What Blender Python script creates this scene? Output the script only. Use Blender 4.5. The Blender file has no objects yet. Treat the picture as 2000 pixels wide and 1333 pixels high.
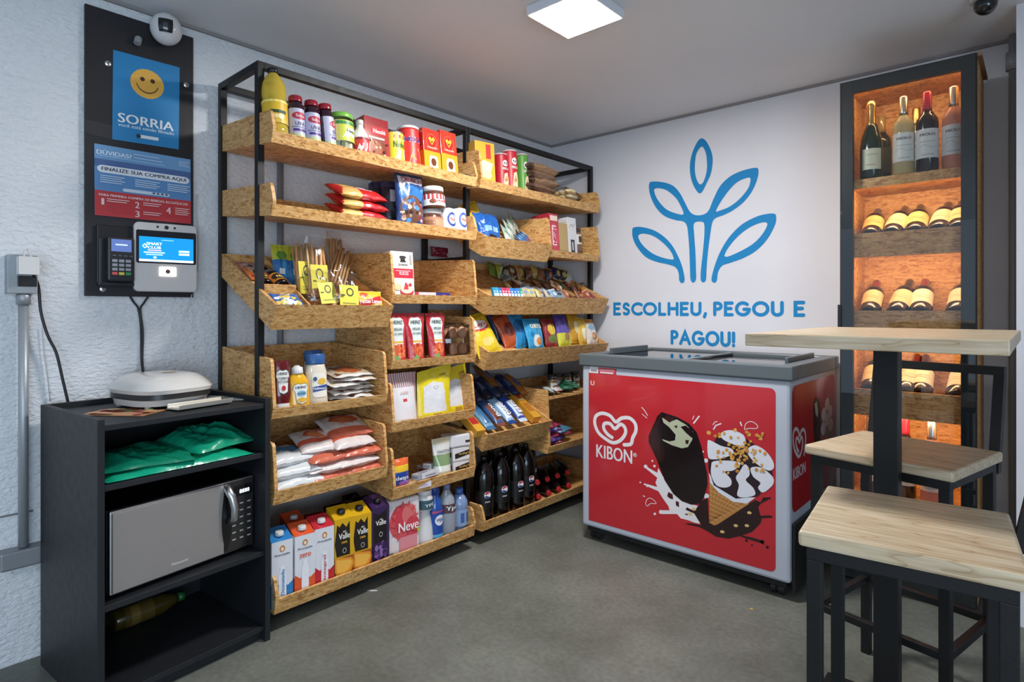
import bpy, math, random
from mathutils import Vector, Matrix, noise
from mathutils.geometry import tessellate_polygon
PI=math.pi
S=bpy.context.scene
COL=S.collection
def srgb(h):
    if not isinstance(h,str): return tuple(h)
    h=h.lstrip('#'); h=''.join(q+q for q in h) if len(h)==3 else h; c=[int(h[i:i+2],16)/255 for i in (0,2,4)]
    return tuple(x/12.92 if x<=.04045 else ((x+.055)/1.055)**2.4 for x in c)
# ------------------------------------------------------------------ camera
FPX=1161.0; HZ=605.0; CAM=Vector((2.42,-3.10,1.12)); YAW=math.atan(1036/FPX)
cd=bpy.data.cameras.new('camera'); cam=bpy.data.objects.new('camera',cd); COL.objects.link(cam)
cam.location=CAM; cam.rotation_euler=(PI/2,0,YAW)
cd.sensor_width=36; cd.lens=36*FPX/2000; cd.shift_y=-(666.5-HZ)/2000; cd.clip_start=.05
S.camera=cam
# ------------------------------------------------------------------ world, lights, exposure
S.view_settings.view_transform='Standard'; S.view_settings.look='None'; S.view_settings.gamma=1
S.view_settings.use_curve_mapping=False; S.view_settings.exposure=0.42
w=bpy.data.worlds.new('world'); S.world=w; w.use_nodes=True
w.node_tree.nodes['Background'].inputs[0].default_value=(.62,.78,1,1); w.node_tree.nodes['Background'].inputs[1].default_value=.62
def area(name,loc,rot,sx,sy,power,col,spread=None):
    l=bpy.data.lights.new(name,'AREA'); l.shape='RECTANGLE'; l.size=sx; l.size_y=sy; l.energy=power; l.color=col
    if spread: l.spread=spread
    o=bpy.data.objects.new(name,l); COL.objects.link(o); o.location=loc; o.rotation_euler=rot; return o
area('ceiling_panel_light',(1.175,-1.365,2.163),(0,0,0),.24,.24,24,(1,.975,.96))
area('rear_ceiling_light',(2.5,-4.9,2.15),(0,0,0),.6,.6,20,(1,.96,.92))
area('doorway_daylight',(4.46,-4.3,1.25),(PI/2+.2,0,PI/2),2.6,1.9,80,(.66,.83,1))
# pixel helpers: where the line of sight of a photo pixel meets a plane of the room
_s,_c=math.sin(YAW),math.cos(YAW)
def ray(u,v=HZ):
    t=(u-1000)/FPX; return Vector((-_s+t*_c,_c+t*_s,-(v-HZ)/FPX))
def onx(u,v,X): q=ray(u,v); return CAM+q*((X-CAM.x)/q.x)
def ony(u,v,Y): q=ray(u,v); return CAM+q*((Y-CAM.y)/q.y)
def onz(u,v,Z): q=ray(u,v); return CAM+q*((Z-CAM.z)/q.z)
def yu(u,X): return onx(u,HZ,X).y
# ------------------------------------------------------------------ materials
MATS={}
def newmat(n):
    m=bpy.data.materials.new(n); m.use_nodes=True; nt=m.node_tree; b=nt.nodes['Principled BSDF']; MATS[n]=m; return m,nt,b
def N(nt,t,**k):
    n=nt.nodes.new(t)
    for a,v in k.items():
        if a.startswith('i_'): n.inputs[a[2:].replace('_',' ')].default_value=v
        else: setattr(n,a,v)
    return n
def colmat(n,rough,metal=0,coat=0,trans=0,bump=0,bscale=60,spec=.5,alpha=1):
    m,nt,b=newmat(n)
    a=N(nt,'ShaderNodeAttribute',attribute_name='Col'); nt.links.new(a.outputs['Color'],b.inputs['Base Color'])
    nz=N(nt,'ShaderNodeTexNoise'); nz.inputs['Scale'].default_value=35
    tc=N(nt,'ShaderNodeTexCoord'); nt.links.new(tc.outputs['Object'],nz.inputs['Vector'])
    mr=N(nt,'ShaderNodeMapRange'); mr.inputs[3].default_value=rough*.85; mr.inputs[4].default_value=min(1,rough*1.2)
    nt.links.new(nz.outputs['Fac'],mr.inputs[0]); nt.links.new(mr.outputs[0],b.inputs['Roughness'])
    b.inputs['Metallic'].default_value=metal; b.inputs['Coat Weight'].default_value=coat
    b.inputs['Transmission Weight'].default_value=trans; b.inputs['Specular IOR Level'].default_value=spec
    if trans: b.inputs['IOR'].default_value=1.33
    b.inputs['Alpha'].default_value=alpha
    if bump:
        n2=N(nt,'ShaderNodeTexNoise'); n2.inputs['Scale'].default_value=bscale; n2.inputs['Detail'].default_value=3
        nt.links.new(tc.outputs['Object'],n2.inputs['Vector'])
        bp=N(nt,'ShaderNodeBump'); bp.inputs['Strength'].default_value=bump; bp.inputs['Distance'].default_value=.004
        nt.links.new(n2.outputs['Fac'],bp.inputs['Height']); nt.links.new(bp.outputs[0],b.inputs['Normal'])
    return m
colmat('matte',.7); colmat('print',.42); colmat('gloss',.16,coat=.3); colmat('film',.26,bump=.55,bscale=38,spec=.7)
colmat('foil',.25,metal=.55,bump=.5,bscale=60); colmat('metal',.32,metal=1); colmat('chrome',.12,metal=1)
colmat('liquid',.06,trans=.45); colmat('plastic',.35); colmat('blackpaint',.5,bump=.08,bscale=120)
colmat('galv',.42,metal=.45,bump=.1,bscale=40); colmat('laminate',.5,bump=.15,bscale=300); colmat('fabric',.85,bump=.4,bscale=200)
def thin(n,tint,amt,rough):
    m,nt,b=newmat(n); out=nt.nodes['Material Output']
    t=N(nt,'ShaderNodeBsdfTransparent'); t.inputs[0].default_value=(*tint,1)
    g=N(nt,'ShaderNodeBsdfGlossy'); g.inputs['Roughness'].default_value=rough
    f=N(nt,'ShaderNodeFresnel'); f.inputs['IOR'].default_value=1.22 if n=='clearfilm' else 1.45
    ad=N(nt,'ShaderNodeMath',operation='ADD'); ad.inputs[1].default_value=amt; ad.use_clamp=True
    mx=N(nt,'ShaderNodeMixShader'); nt.links.new(f.outputs[0],ad.inputs[0]); nt.links.new(ad.outputs[0],mx.inputs[0])
    nt.links.new(t.outputs[0],mx.inputs[1]); nt.links.new(g.outputs[0],mx.inputs[2]); nt.links.new(mx.outputs[0],out.inputs[0])
    if n=='clearfilm':
        tc=N(nt,'ShaderNodeTexCoord'); n2=N(nt,'ShaderNodeTexNoise'); n2.inputs['Scale'].default_value=45
        nt.links.new(tc.outputs['Object'],n2.inputs['Vector'])
        bp=N(nt,'ShaderNodeBump'); bp.inputs['Strength'].default_value=.35; bp.inputs['Distance'].default_value=.006
        nt.links.new(n2.outputs['Fac'],bp.inputs['Height']); nt.links.new(bp.outputs[0],g.inputs['Normal']); nt.links.new(bp.outputs[0],f.inputs['Normal'])
    return m
thin('clearfilm',(.98,.98,.98),.06,.12); thin('clearplastic',(.93,.95,.95),.04,.05); thin('pane',(.93,.95,.95),.015,.0)
thin('oilfilm',(.93,.84,.42),.05,.06); thin('lidglass',(.62,.66,.68),.16,.02); thin('greenfilm',(.12,.62,.42),.06,.2)
def emit(n,col,st):
    m,nt,b=newmat(n); b.inputs['Base Color'].default_value=(*srgb(col),1); b.inputs['Emission Color'].default_value=(*srgb(col),1); b.inputs['Emission Strength'].default_value=st
emit('lampface','#ffffff',14); emit('ledstrip','#ffb060',8); emit('scanglow','#fff4ea',3.0)
m,nt,b=newmat('screen'); a=N(nt,'ShaderNodeAttribute',attribute_name='Col'); nt.links.new(a.outputs['Color'],b.inputs['Emission Color']); nt.links.new(a.outputs['Color'],b.inputs['Base Color'])
b.inputs['Emission Strength'].default_value=.85; b.inputs['Roughness'].default_value=.1
def ramp(nt,stops):
    r=N(nt,'ShaderNodeValToRGB'); e=r.color_ramp.elements
    while len(e)<len(stops): e.new(.5)
    for i,(p,c) in enumerate(stops): e[i].position=p; e[i].color=(*srgb(c),1)
    return r
def osb(name,tones,rough):
    m,nt,b=newmat(name); L=nt.links.new
    tc=N(nt,'ShaderNodeTexCoord'); geo=N(nt,'ShaderNodeNewGeometry')
    nz=N(nt,'ShaderNodeTexNoise'); nz.inputs['Scale'].default_value=7; nz.inputs['Detail'].default_value=2; L(geo.outputs['Position'],nz.inputs['Vector'])
    add=N(nt,'ShaderNodeMixRGB',blend_type='LINEAR_LIGHT'); add.inputs[0].default_value=.018; L(geo.outputs['Position'],add.inputs[1]); L(nz.outputs['Color'],add.inputs[2])
    cs=[]
    for k,(rot,sc) in enumerate([((.5,.6,.4),(20,60,150)),((-.6,-.7,-.5),(24,75,160)),((1.1,.3,.9),(90,30,140))]):
        mp=N(nt,'ShaderNodeMapping'); mp.inputs['Rotation'].default_value=rot; mp.inputs['Scale'].default_value=sc
        L(add.outputs[0],mp.inputs['Vector'])
        v=N(nt,'ShaderNodeTexVoronoi'); v.inputs['Scale'].default_value=1; L(mp.outputs[0],v.inputs['Vector'])
        cs.append(v)
    n2=N(nt,'ShaderNodeTexNoise'); n2.inputs['Scale'].default_value=24; L(geo.outputs['Position'],n2.inputs['Vector'])
    st=N(nt,'ShaderNodeMath',operation='GREATER_THAN'); st.inputs[1].default_value=.5; L(n2.outputs['Fac'],st.inputs[0])
    m1=N(nt,'ShaderNodeMixRGB'); L(st.outputs[0],m1.inputs[0]); L(cs[0].outputs['Color'],m1.inputs[1]); L(cs[1].outputs['Color'],m1.inputs[2])
    m2=N(nt,'ShaderNodeMixRGB'); m2.inputs[0].default_value=.35; L(m1.outputs[0],m2.inputs[1]); L(cs[2].outputs['Color'],m2.inputs[2])
    bw=N(nt,'ShaderNodeSeparateColor'); L(m2.outputs[0],bw.inputs[0])
    r=ramp(nt,[(.12,tones[0]),(.3,tones[1]),(.55,tones[2]),(.85,tones[3])]); L(bw.outputs[0],r.inputs[0])
    # fine grain
    mp=N(nt,'ShaderNodeMapping'); mp.inputs['Rotation'].default_value=(.35,.5,.3); mp.inputs['Scale'].default_value=(30,30,400); L(add.outputs[0],mp.inputs[0])
    n3=N(nt,'ShaderNodeTexNoise'); n3.inputs['Scale'].default_value=1; n3.inputs['Detail'].default_value=3; L(mp.outputs[0],n3.inputs['Vector'])
    g=ramp(nt,[(.3,'#c8b8a8'),(.6,'#ffffff')]); L(n3.outputs['Fac'],g.inputs[0])
    mu=N(nt,'ShaderNodeMixRGB',blend_type='MULTIPLY'); mu.inputs[0].default_value=.6; L(r.outputs[0],mu.inputs[1]); L(g.outputs[0],mu.inputs[2])
    L(mu.outputs[0],b.inputs['Base Color']); b.inputs['Roughness'].default_value=rough
    bp=N(nt,'ShaderNodeBump'); bp.inputs['Strength'].default_value=.25; bp.inputs['Distance'].default_value=.002; L(bw.outputs[1],bp.inputs['Height']); L(bp.outputs[0],b.inputs['Normal'])
osb('osb',['#ad7740','#cf9a58','#deae6c','#e9be80'],.5)
def pine():
    m,nt,b=newmat('pine'); L=nt.links.new
    tc=N(nt,'ShaderNodeTexCoord'); mp=N(nt,'ShaderNodeMapping'); mp.inputs['Scale'].default_value=(1.6,9,9); L(tc.outputs['Object'],mp.inputs[0])
    nz=N(nt,'ShaderNodeTexNoise'); nz.inputs['Scale'].default_value=1.2; nz.inputs['Detail'].default_value=3; L(mp.outputs[0],nz.inputs['Vector'])
    mul=N(nt,'ShaderNodeMath',operation='MULTIPLY'); mul.inputs[1].default_value=9; L(nz.outputs['Fac'],mul.inputs[0])
    fr=N(nt,'ShaderNodeMath',operation='FRACT'); L(mul.outputs[0],fr.inputs[0])
    r=ramp(nt,[(0,'#cbb799'),(.5,'#d8c8ac'),(.9,'#cfbc9c'),(1,'#b39a78')]); L(fr.outputs[0],r.inputs[0])
    mp2=N(nt,'ShaderNodeMapping'); mp2.inputs['Scale'].default_value=(4,90,90); L(tc.outputs['Object'],mp2.inputs[0])
    n2=N(nt,'ShaderNodeTexNoise'); n2.inputs['Scale'].default_value=2; L(mp2.outputs[0],n2.inputs['Vector'])
    g=ramp(nt,[(.35,'#e2d8cc'),(.6,'#ffffff')]); L(n2.outputs['Fac'],g.inputs[0])
    mu=N(nt,'ShaderNodeMixRGB',blend_type='MULTIPLY'); mu.inputs[0].default_value=.8; L(r.outputs[0],mu.inputs[1]); L(g.outputs[0],mu.inputs[2])
    # knots
    v=N(nt,'ShaderNodeTexVoronoi'); v.inputs['Scale'].default_value=3.3; L(tc.outputs['Object'],v.inputs['Vector'])
    k=ramp(nt,[(.0,'#6b4526'),(.035,'#8a6238'),(.06,'#ffffff')]); L(v.outputs['Distance'],k.inputs[0])
    mk=N(nt,'ShaderNodeMixRGB',blend_type='MULTIPLY'); mk.inputs[0].default_value=.8; L(mu.outputs[0],mk.inputs[1]); L(k.outputs[0],mk.inputs[2])
    L(mk.outputs[0],b.inputs['Base Color']); b.inputs['Roughness'].default_value=.42
pine()
def concrete():
    m,nt,b=newmat('concrete'); L=nt.links.new; geo=N(nt,'ShaderNodeNewGeometry')
    a=N(nt,'ShaderNodeTexNoise'); a.inputs['Scale'].default_value=2.2; a.inputs['Detail'].default_value=6; a.inputs['Roughness'].default_value=.62; L(geo.outputs['Position'],a.inputs['Vector'])
    r=ramp(nt,[(.3,'#5e6158'),(.5,'#72756d'),(.7,'#82857c')]); L(a.outputs['Fac'],r.inputs[0])
    c=N(nt,'ShaderNodeTexNoise'); c.inputs['Scale'].default_value=55; c.inputs['Detail'].default_value=4; L(geo.outputs['Position'],c.inputs['Vector'])
    g=ramp(nt,[(.3,'#cfcfcb'),(.7,'#ffffff')]); L(c.outputs['Fac'],g.inputs[0])
    mu=N(nt,'ShaderNodeMixRGB',blend_type='MULTIPLY'); mu.inputs[0].default_value=.7; L(r.outputs[0],mu.inputs[1]); L(g.outputs[0],mu.inputs[2])
    v=N(nt,'ShaderNodeTexVoronoi'); v.inputs['Scale'].default_value=14; L(geo.outputs['Position'],v.inputs['Vector'])
    k=ramp(nt,[(.0,'#d8d6cc'),(.035,'#000000')]); L(v.outputs['Distance'],k.inputs[0])
    ms=N(nt,'ShaderNodeMixRGB',blend_type='ADD'); ms.inputs[0].default_value=.07; L(mu.outputs[0],ms.inputs[1]); L(k.outputs[0],ms.inputs[2])
    L(ms.outputs[0],b.inputs['Base Color'])
    mr=N(nt,'ShaderNodeMapRange'); mr.inputs[3].default_value=.3; mr.inputs[4].default_value=.62; L(a.outputs['Fac'],mr.inputs[0]); L(mr.outputs[0],b.inputs['Roughness'])
    bp=N(nt,'ShaderNodeBump'); bp.inputs['Strength'].default_value=.12; bp.inputs['Distance'].default_value=.003; L(c.outputs['Fac'],bp.inputs['Height']); L(bp.outputs[0],b.inputs['Normal'])
concrete()
def plaster(name,c1,c2,scale,strength,dist,squash=1.0):
    m,nt,b=newmat(name); L=nt.links.new; geo=N(nt,'ShaderNodeNewGeometry')
    mp=N(nt,'ShaderNodeMapping'); mp.inputs['Scale'].default_value=(1,squash,1); L(geo.outputs['Position'],mp.inputs[0])
    a=N(nt,'ShaderNodeTexNoise'); a.inputs['Scale'].default_value=1.3; a.inputs['Detail'].default_value=4; L(geo.outputs['Position'],a.inputs['Vector'])
    r=ramp(nt,[(.35,c1),(.65,c2)]); L(a.outputs['Fac'],r.inputs[0]); L(r.outputs[0],b.inputs['Base Color'])
    c=N(nt,'ShaderNodeTexNoise'); c.inputs['Scale'].default_value=scale; c.inputs['Detail'].default_value=3; c.inputs['Roughness'].default_value=.55; c.inputs['Distortion'].default_value=.4; L(mp.outputs[0],c.inputs['Vector'])
    bp=N(nt,'ShaderNodeBump'); bp.inputs['Strength'].default_value=strength; bp.inputs['Distance'].default_value=dist; L(c.outputs['Fac'],bp.inputs['Height']); L(bp.outputs[0],b.inputs['Normal'])
    b.inputs['Roughness'].default_value=.6
plaster('wallrough','#dcdfe4','#e6e9ec',85,.75,.012,.5); plaster('wallsmooth','#dadbe2','#e2e3e8',160,.25,.003); plaster('ceilingpaint','#dcdee3','#e2e4e8',120,.3,.004)
# ------------------------------------------------------------------ mesh builder
_tc={}
def textgeo(s,bold):
    k=(s,bold)
    if k in _tc: return _tc[k]
    c=bpy.data.curves.new('t','FONT'); c.body=s; c.size=1; c.align_x='LEFT'; c.resolution_u=3; c.offset=0; c.fill_mode='FRONT'; c.dimensions='2D'
    o=bpy.data.objects.new('t',c); me=o.to_mesh()
    me.calc_loop_triangles()
    vs=[(v.co.x,v.co.y) for v in me.vertices]; fs=[tuple(t.vertices) for t in me.loop_triangles]
    o.to_mesh_clear(); bpy.data.objects.remove(o); bpy.data.curves.remove(c)
    xs=[v[0] for v in vs] or [0,1]; ys=[v[1] for v in vs] or [0,1]
    _tc[k]=(vs,fs,min(xs),max(xs),min(ys),max(ys)); return _tc[k]
class MB:
    def __init__(s): s.v=[]; s.f=[]
    def face(s,pts,col,mat='print',sm=False):
        i=len(s.v); s.v+= [tuple(p) for p in pts]; s.f.append((tuple(range(i,i+len(pts))),col,mat,sm))
    def grid(s,fn,nu,nv,col,mat,sm=True,paint=None,flip=False,cu=False):
        i0=len(s.v); W=nu if cu else nu+1
        for j in range(nv+1):
            for i in range(W): s.v.append(tuple(fn(i/nu,j/nv)))
        for j in range(nv):
            for i in range(nu):
                i2=(i+1)%W
                a,b,c,d=i0+j*W+i,i0+j*W+i2,i0+(j+1)*W+i2,i0+(j+1)*W+i
                q=(a,b,c,d) if not flip else (d,c,b,a)
                s.f.append((q,paint((i+.5)/nu,(j+.5)/nv) if paint else col,mat,sm))
    def box(s,x0,x1,y0,y1,z0,z1,col='#888888',mat='print'):
        i=len(s.v); s.v+=[(x,y,z) for z in (z0,z1) for y in (y0,y1) for x in (x0,x1)]
        for q in ((0,2,3,1),(4,5,7,6),(0,1,5,4),(2,6,7,3),(0,4,6,2),(1,3,7,5)): s.f.append((tuple(i+k for k in q),col,mat,False))
        return s
    def prism(s,poly,axis,a0,a1,col='#888888',mat='print'):
        n=len(poly); i=len(s.v)
        for a in (a0,a1):
            for p in poly: s.v.append({'y':(p[0],a,p[1]),'x':(a,p[0],p[1]),'z':(p[0],p[1],a)}[axis])
        s.f.append((tuple(i+k for k in range(n)),col,mat,False)); s.f.append((tuple(i+n+k for k in reversed(range(n))),col,mat,False))
        for k in range(n):
            k2=(k+1)%n; s.f.append(((i+k,i+n+k,i+n+k2,i+k2),col,mat,False))
        return s
    def lathe(s,prof,col,mat='gloss',seg=24,c=(0,0,0),capb=True,capt=True,colf=None,sm=True):
        i=len(s.v); n=len(prof)
        for (r,z) in prof:
            for k in range(seg):
                a=2*PI*k/seg; s.v.append((c[0]+r*math.cos(a),c[1]+r*math.sin(a),c[2]+z))
        for j in range(n-1):
            cc=colf(j) if colf else col
            for k in range(seg):
                k2=(k+1)%seg; s.f.append(((i+j*seg+k,i+j*seg+k2,i+(j+1)*seg+k2,i+(j+1)*seg+k),cc,mat,sm))
        if capb: s.f.append((tuple(i+k for k in reversed(range(seg))),colf(0) if colf else col,mat,False))
        if capt: s.f.append((tuple(i+(n-1)*seg+k for k in range(seg)),colf(n-2) if colf else col,mat,False))
        return s
    def tube(s,pts,r,col,mat='plastic',seg=8,caps=True):
        pts=[Vector(p) for p in pts]; i0=len(s.v); up=Vector((0,0,1)); n=len(pts); prev=None
        for j,p in enumerate(pts):
            t=(pts[min(j+1,n-1)]-pts[max(j-1,0)]).normalized()
            if prev is None: a=t.cross(up if abs(t.z)<.9 else Vector((1,0,0))).normalized()
            else: a=(prev-t*prev.dot(t)).normalized()
            prev=a; b=t.cross(a); rr=r[j] if isinstance(r,(list,tuple)) else r
            for k in range(seg):
                q=2*PI*k/seg; s.v.append(tuple(p+a*math.cos(q)*rr+b*math.sin(q)*rr))
        for j in range(n-1):
            for k in range(seg):
                k2=(k+1)%seg; s.f.append(((i0+j*seg+k,i0+j*seg+k2,i0+(j+1)*seg+k2,i0+(j+1)*seg+k),col,mat,True))
        if caps:
            s.f.append((tuple(i0+k for k in reversed(range(seg))),col,mat,False)); s.f.append((tuple(i0+(n-1)*seg+k for k in range(seg)),col,mat,False))
        return s
    def ball(s,c,r,col,mat='gloss',nu=16,nv=10,sc=(1,1,1)):
        s.grid(lambda u,v:(c[0]+sc[0]*r*math.sin(PI*v)*math.cos(2*PI*u),c[1]+sc[1]*r*math.sin(PI*v)*math.sin(2*PI*u),c[2]-sc[2]*r*math.cos(PI*v)),nu,nv,col,mat,cu=True); return s
    def text(s,fr,t,cx,cy,w,h,col,mat='print',lift=.0008,bold=True):
        vs,fs,x0,x1,y0,y1=textgeo(t,bold); sx=w/max(1e-6,x1-x0+.03); sy=h/max(1e-6,y1-y0)
        for n,(dx,dl) in enumerate(((-.022,0),(.022,.00012)) if bold else ((0,0),)):
            i=len(s.v)
            for x,y in vs: s.v.append(tuple(fr(cx+(x+dx-(x0+x1)/2)*sx,cy+(y-(y0+y1)/2)*sy,lift+dl)))
            for f in fs: s.f.append((tuple(i+k for k in f),col,mat,False))
    def stroke(s,fr,pts,wd,col,mat='print',lift=.0008,closed=False,smooth=0):
        P=[Vector(p) for p in pts]
        if smooth: P=spline(P,smooth,closed)
        P=[p for k,p in enumerate(P) if k==0 or (p-P[k-1]).length>1e-6]
        if closed and (P[0]-P[-1]).length<1e-6: P.pop()
        n=len(P); i0=len(s.v)
        for k,p in enumerate(P):
            d1=(p-P[k-1]) if (k or closed) else (P[1]-p); d2=(P[(k+1)%n]-p) if (k<n-1 or closed) else (p-P[k-1])
            d1.normalize(); d2.normalize(); n1=Vector((-d1.y,d1.x)); n2=Vector((-d2.y,d2.x)); q=n1+n2
            q=n1 if q.length<.2 else q.normalized()
            q=q*(wd/2/max(.45,q.dot(n1)))
            s.v.append(tuple(fr(p.x+q.x,p.y+q.y,lift))); s.v.append(tuple(fr(p.x-q.x,p.y-q.y,lift)))
        for k in range(n if closed else n-1):
            j=(k+1)%n; s.f.append(((i0+2*k,i0+2*k+1,i0+2*j+1,i0+2*j),col,mat,False))
        if not closed and wd>.004:
            for e,o in ((0,1),(n-1,n-2)):
                d=(P[e]-P[o]).normalized(); a=math.atan2(d.y,d.x); c=P[e]
                s.face([fr(c.x+wd/2*math.cos(a+t*PI/8),c.y+wd/2*math.sin(a+t*PI/8),lift) for t in range(-4,5)],col,mat)
    def poly(s,fr,pts,col,mat='print',lift=.0008,smooth=0,maxe=None):
        P=[Vector((p[0],p[1])) for p in pts]
        if smooth: P=spline(P,smooth,True)
        P=[Vector((p.x,p.y,0)) for p in P]; i=len(s.v)
        for p in P: s.v.append(tuple(fr(p.x,p.y,lift)))
        for t in tessellate_polygon([P]):
            a,b,c=[P[k] for k in t]
            if (b-a).cross(c-a).z<0: t=(t[0],t[2],t[1]); b,c=c,b
            if maxe:
                todo=[(a,b,c)]
                while todo:
                    A,B,C=todo.pop(); e=[(B-A).length,(C-B).length,(A-C).length]; q=e.index(max(e))
                    if e[q]>maxe:
                        if q==1: A,B,C=B,C,A
                        elif q==2: A,B,C=C,A,B
                        M=(A+B)/2; todo+=[(A,M,C),(M,B,C)]
                    else: s.face([fr(w.x,w.y,lift) for w in (A,B,C)],col,mat)
                continue
            s.f.append((tuple(i+k for k in t),col,mat,False))
    def art(s,fr,W,H,shapes,mat='print',lift=.0005,sub=1,cx=0,cy=0,step=.00025):
        for k,sh in enumerate(shapes):
            l=lift+k*step; T=sh[0]; X=lambda x:cx+(x-.5)*W; Y=lambda y:cy+y*H
            if T=='r':
                _,x0,y0,x1,y1,col=sh; n=max(1,int(math.ceil(sub*(x1-x0))))
                s.grid(lambda u,v:fr(X(x0+(x1-x0)*u),Y(y0+(y1-y0)*v),l),n,1,col,mat,sm=False)
            elif T=='e':
                _,ex,ey,rx,ry,col=sh
                n=20; s.grid(lambda u,v:fr(X(ex+rx*v*math.cos(2*PI*u)),Y(ey+ry*v*math.sin(2*PI*u)),l),n,5 if sub>1 else 1,col,mat,sm=False,cu=True)
            elif T=='p': s.poly(fr,[(X(a),Y(b)) for a,b in sh[1]],sh[2],mat,l,maxe=(W/6 if sub>1 else None))
            elif T=='s': s.stroke(fr,[(X(a),Y(b)) for a,b in sh[1]],sh[2]*H,sh[3],mat,l,smooth=sh[4] if len(sh)>4 else 0)
            elif T=='t': s.text(fr,sh[1],X(sh[2]),Y(sh[3]),sh[4]*W,sh[5]*H,sh[6],mat,l+(.0009 if sub>1 else .0003))
    def build(s,name,parent=None,bevel=0,loc=None,rz=None,flat_=False):
        me=bpy.data.meshes.new(name); me.from_pydata(s.v,[],[f[0] for f in s.f])
        names=[]; 
        for f in s.f:
            if f[2] not in names: names.append(f[2])
        for n in names: me.materials.append(MATS[n])
        ix={n:i for i,n in enumerate(names)}
        me.polygons.foreach_set('material_index',[ix[f[2]] for f in s.f]); me.polygons.foreach_set('use_smooth',[f[3] for f in s.f])
        ca=me.color_attributes.new('Col','FLOAT_COLOR','CORNER'); arr=[]
        cc={}
        for f in s.f:
            c=cc.get(f[1]) or cc.setdefault(f[1],(*srgb(f[1]),1.0)); arr+=list(c)*len(f[0])
        ca.data.foreach_set('color',arr); me.update()
        o=bpy.data.objects.new(name,me); COL.objects.link(o); o.parent=parent
        if loc is not None: o.location=loc
        if rz is not None: o.rotation_euler=(0,0,rz)
        if bevel:
            b=o.modifiers.new('bevel','BEVEL'); b.width=bevel; b.segments=2; b.limit_method='ANGLE'; b.angle_limit=math.radians(50)
        return o
def spline(P,n,closed):
    out=[]; m=len(P)
    for k in range(m if closed else m-1):
        p0=P[(k-1)%m] if closed or k>0 else P[k]; p1=P[k]; p2=P[(k+1)%m]; p3=P[(k+2)%m] if closed or k+2<m else P[(k+1)%m]
        for j in range(n):
            t=j/n; out.append(.5*((2*p1)+(p2-p0)*t+(2*p0-5*p1+4*p2-p3)*t*t+(-p0+3*p1-3*p2+p3)*t**3))
    if not closed: out.append(P[-1])
    return out
def flat(o,X,Y):
    o,X,Y=Vector(o),Vector(X),Vector(Y); Z=X.cross(Y); return lambda x,y,h:o+X*x+Y*y+Z*h
def cyl(r,z0=0,a0=-PI/2,c=(0,0)):
    return lambda x,y,h:Vector((c[0]+(r+h)*math.cos(a0+x/r),c[1]+(r+h)*math.sin(a0+x/r),z0+y))
def tag(o,label,cat,group=None,kind=None):
    if label: o['label']=label
    if cat: o['category']=cat
    if group: o['group']=group
    if kind: o['kind']=kind
    return o
def thing(name,label,cat,loc=(0,0,0),rz=0,group=None):
    o=bpy.data.objects.new(name,None); COL.objects.link(o); o.empty_display_size=.02
    o.location=loc; o.rotation_euler=(0,0,rz); return tag(o,label,cat,group)
def dup(o,label=None,parent=None):
    c=o.copy(); COL.objects.link(c); c.parent=parent
    if label: c['label']=label
    for ch in list(o.children): dup(ch,None,c)
    return c
def struct(name,mb,**k):
    o=mb.build(name,**k); o['kind']='structure'; return o
# ------------------------------------------------------------------ the room
HC=2.2
struct('floor',MB().box(-.1,4.6,-6.6,.1,-.1,0,'#888888','concrete'))
struct('ceiling',MB().box(-.1,4.6,-6.6,.1,HC,HC+.1,'#888888','ceilingpaint'))
struct('wall_left',MB().box(-.1,0,-6.6,.1,0,HC,'#cccccc','wallrough'))
struct('wall_back',MB().box(0,4.6,0,.1,0,HC,'#cccccc','wallsmooth'))
struct('wall_right',MB().box(4.5,4.6,-6.6,0,0,HC,'#cccccc','wallsmooth'))
struct('wall_end',MB().box(2.351,2.62,-.34,0,0,HC,'#cccccc','wallsmooth'))
struct('trim_1',MB().box(0,4.5,-.012,0,HC-.012,HC,'#8f8c8c','matte').box(0,.012,-6.6,-.012,HC-.012,HC,'#8f8c8c','matte'))
struct('trim_2',MB().tube([(.002,-6.4,.468),(.002,-2.9,.474),(.002,-2.7,.474)],.003,'#9a9ca0','matte'))
# ------------------------------------------------------------------ lettering and leaf emblem painted on the back wall
wf=flat((0,-.0,0),(1,0,0),(0,0,1))   # x to the right, y up, facing the room
BLUE='#0784c2'
def arc(cx,cy,rx,ry,a0,a1,n=14): return [(cx+rx*math.cos(math.radians(a0+(a1-a0)*k/n)),cy+ry*math.sin(math.radians(a0+(a1-a0)*k/n))) for k in range(n+1)]
GL={'E':(.5,[[(.5,1),(0,1),(0,0),(.5,0)],[(0,.53),(.42,.53)]]),
 'S':(.5,[[(.47,.86)]+arc(.26,.75,.21,.25,40,200,8)+[(.12,.6),(.38,.44)]+arc(.26,.25,.24,.25,25,-140,9)]),
 'C':(.72,[arc(.5,.5,.5,.5,50,310,22)]),'O':(1,[arc(.5,.5,.5,.5,0,360,28)]),
 'L':(.45,[[(0,1),(0,0),(.45,0)]]),'H':(.68,[[(0,0),(0,1)],[(.68,0),(.68,1)],[(0,.53),(.68,.53)]]),
 'U':(.64,[[(0,1)]+arc(.32,.32,.32,.32,180,360,12)+[(.64,1)]]),',':(.08,[[(.08,.08),(0,-.2)]]),
 'P':(.5,[[(0,0),(0,1)],[(0,1),(.2,1)]+arc(.22,.74,.28,.26,90,-90,10)+[(0,.48)]]),
 'G':(.92,[arc(.47,.5,.47,.5,48,345,24),[(.94,.46),(.56,.46)]]),'A':(.86,[[(0,0),(.43,1),(.86,0)],[(.16,.35),(.7,.35)]]),'!':(.06,[[(.03,1),(.03,.3)],[(.03,.02),(.03,.0)]])}
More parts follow.
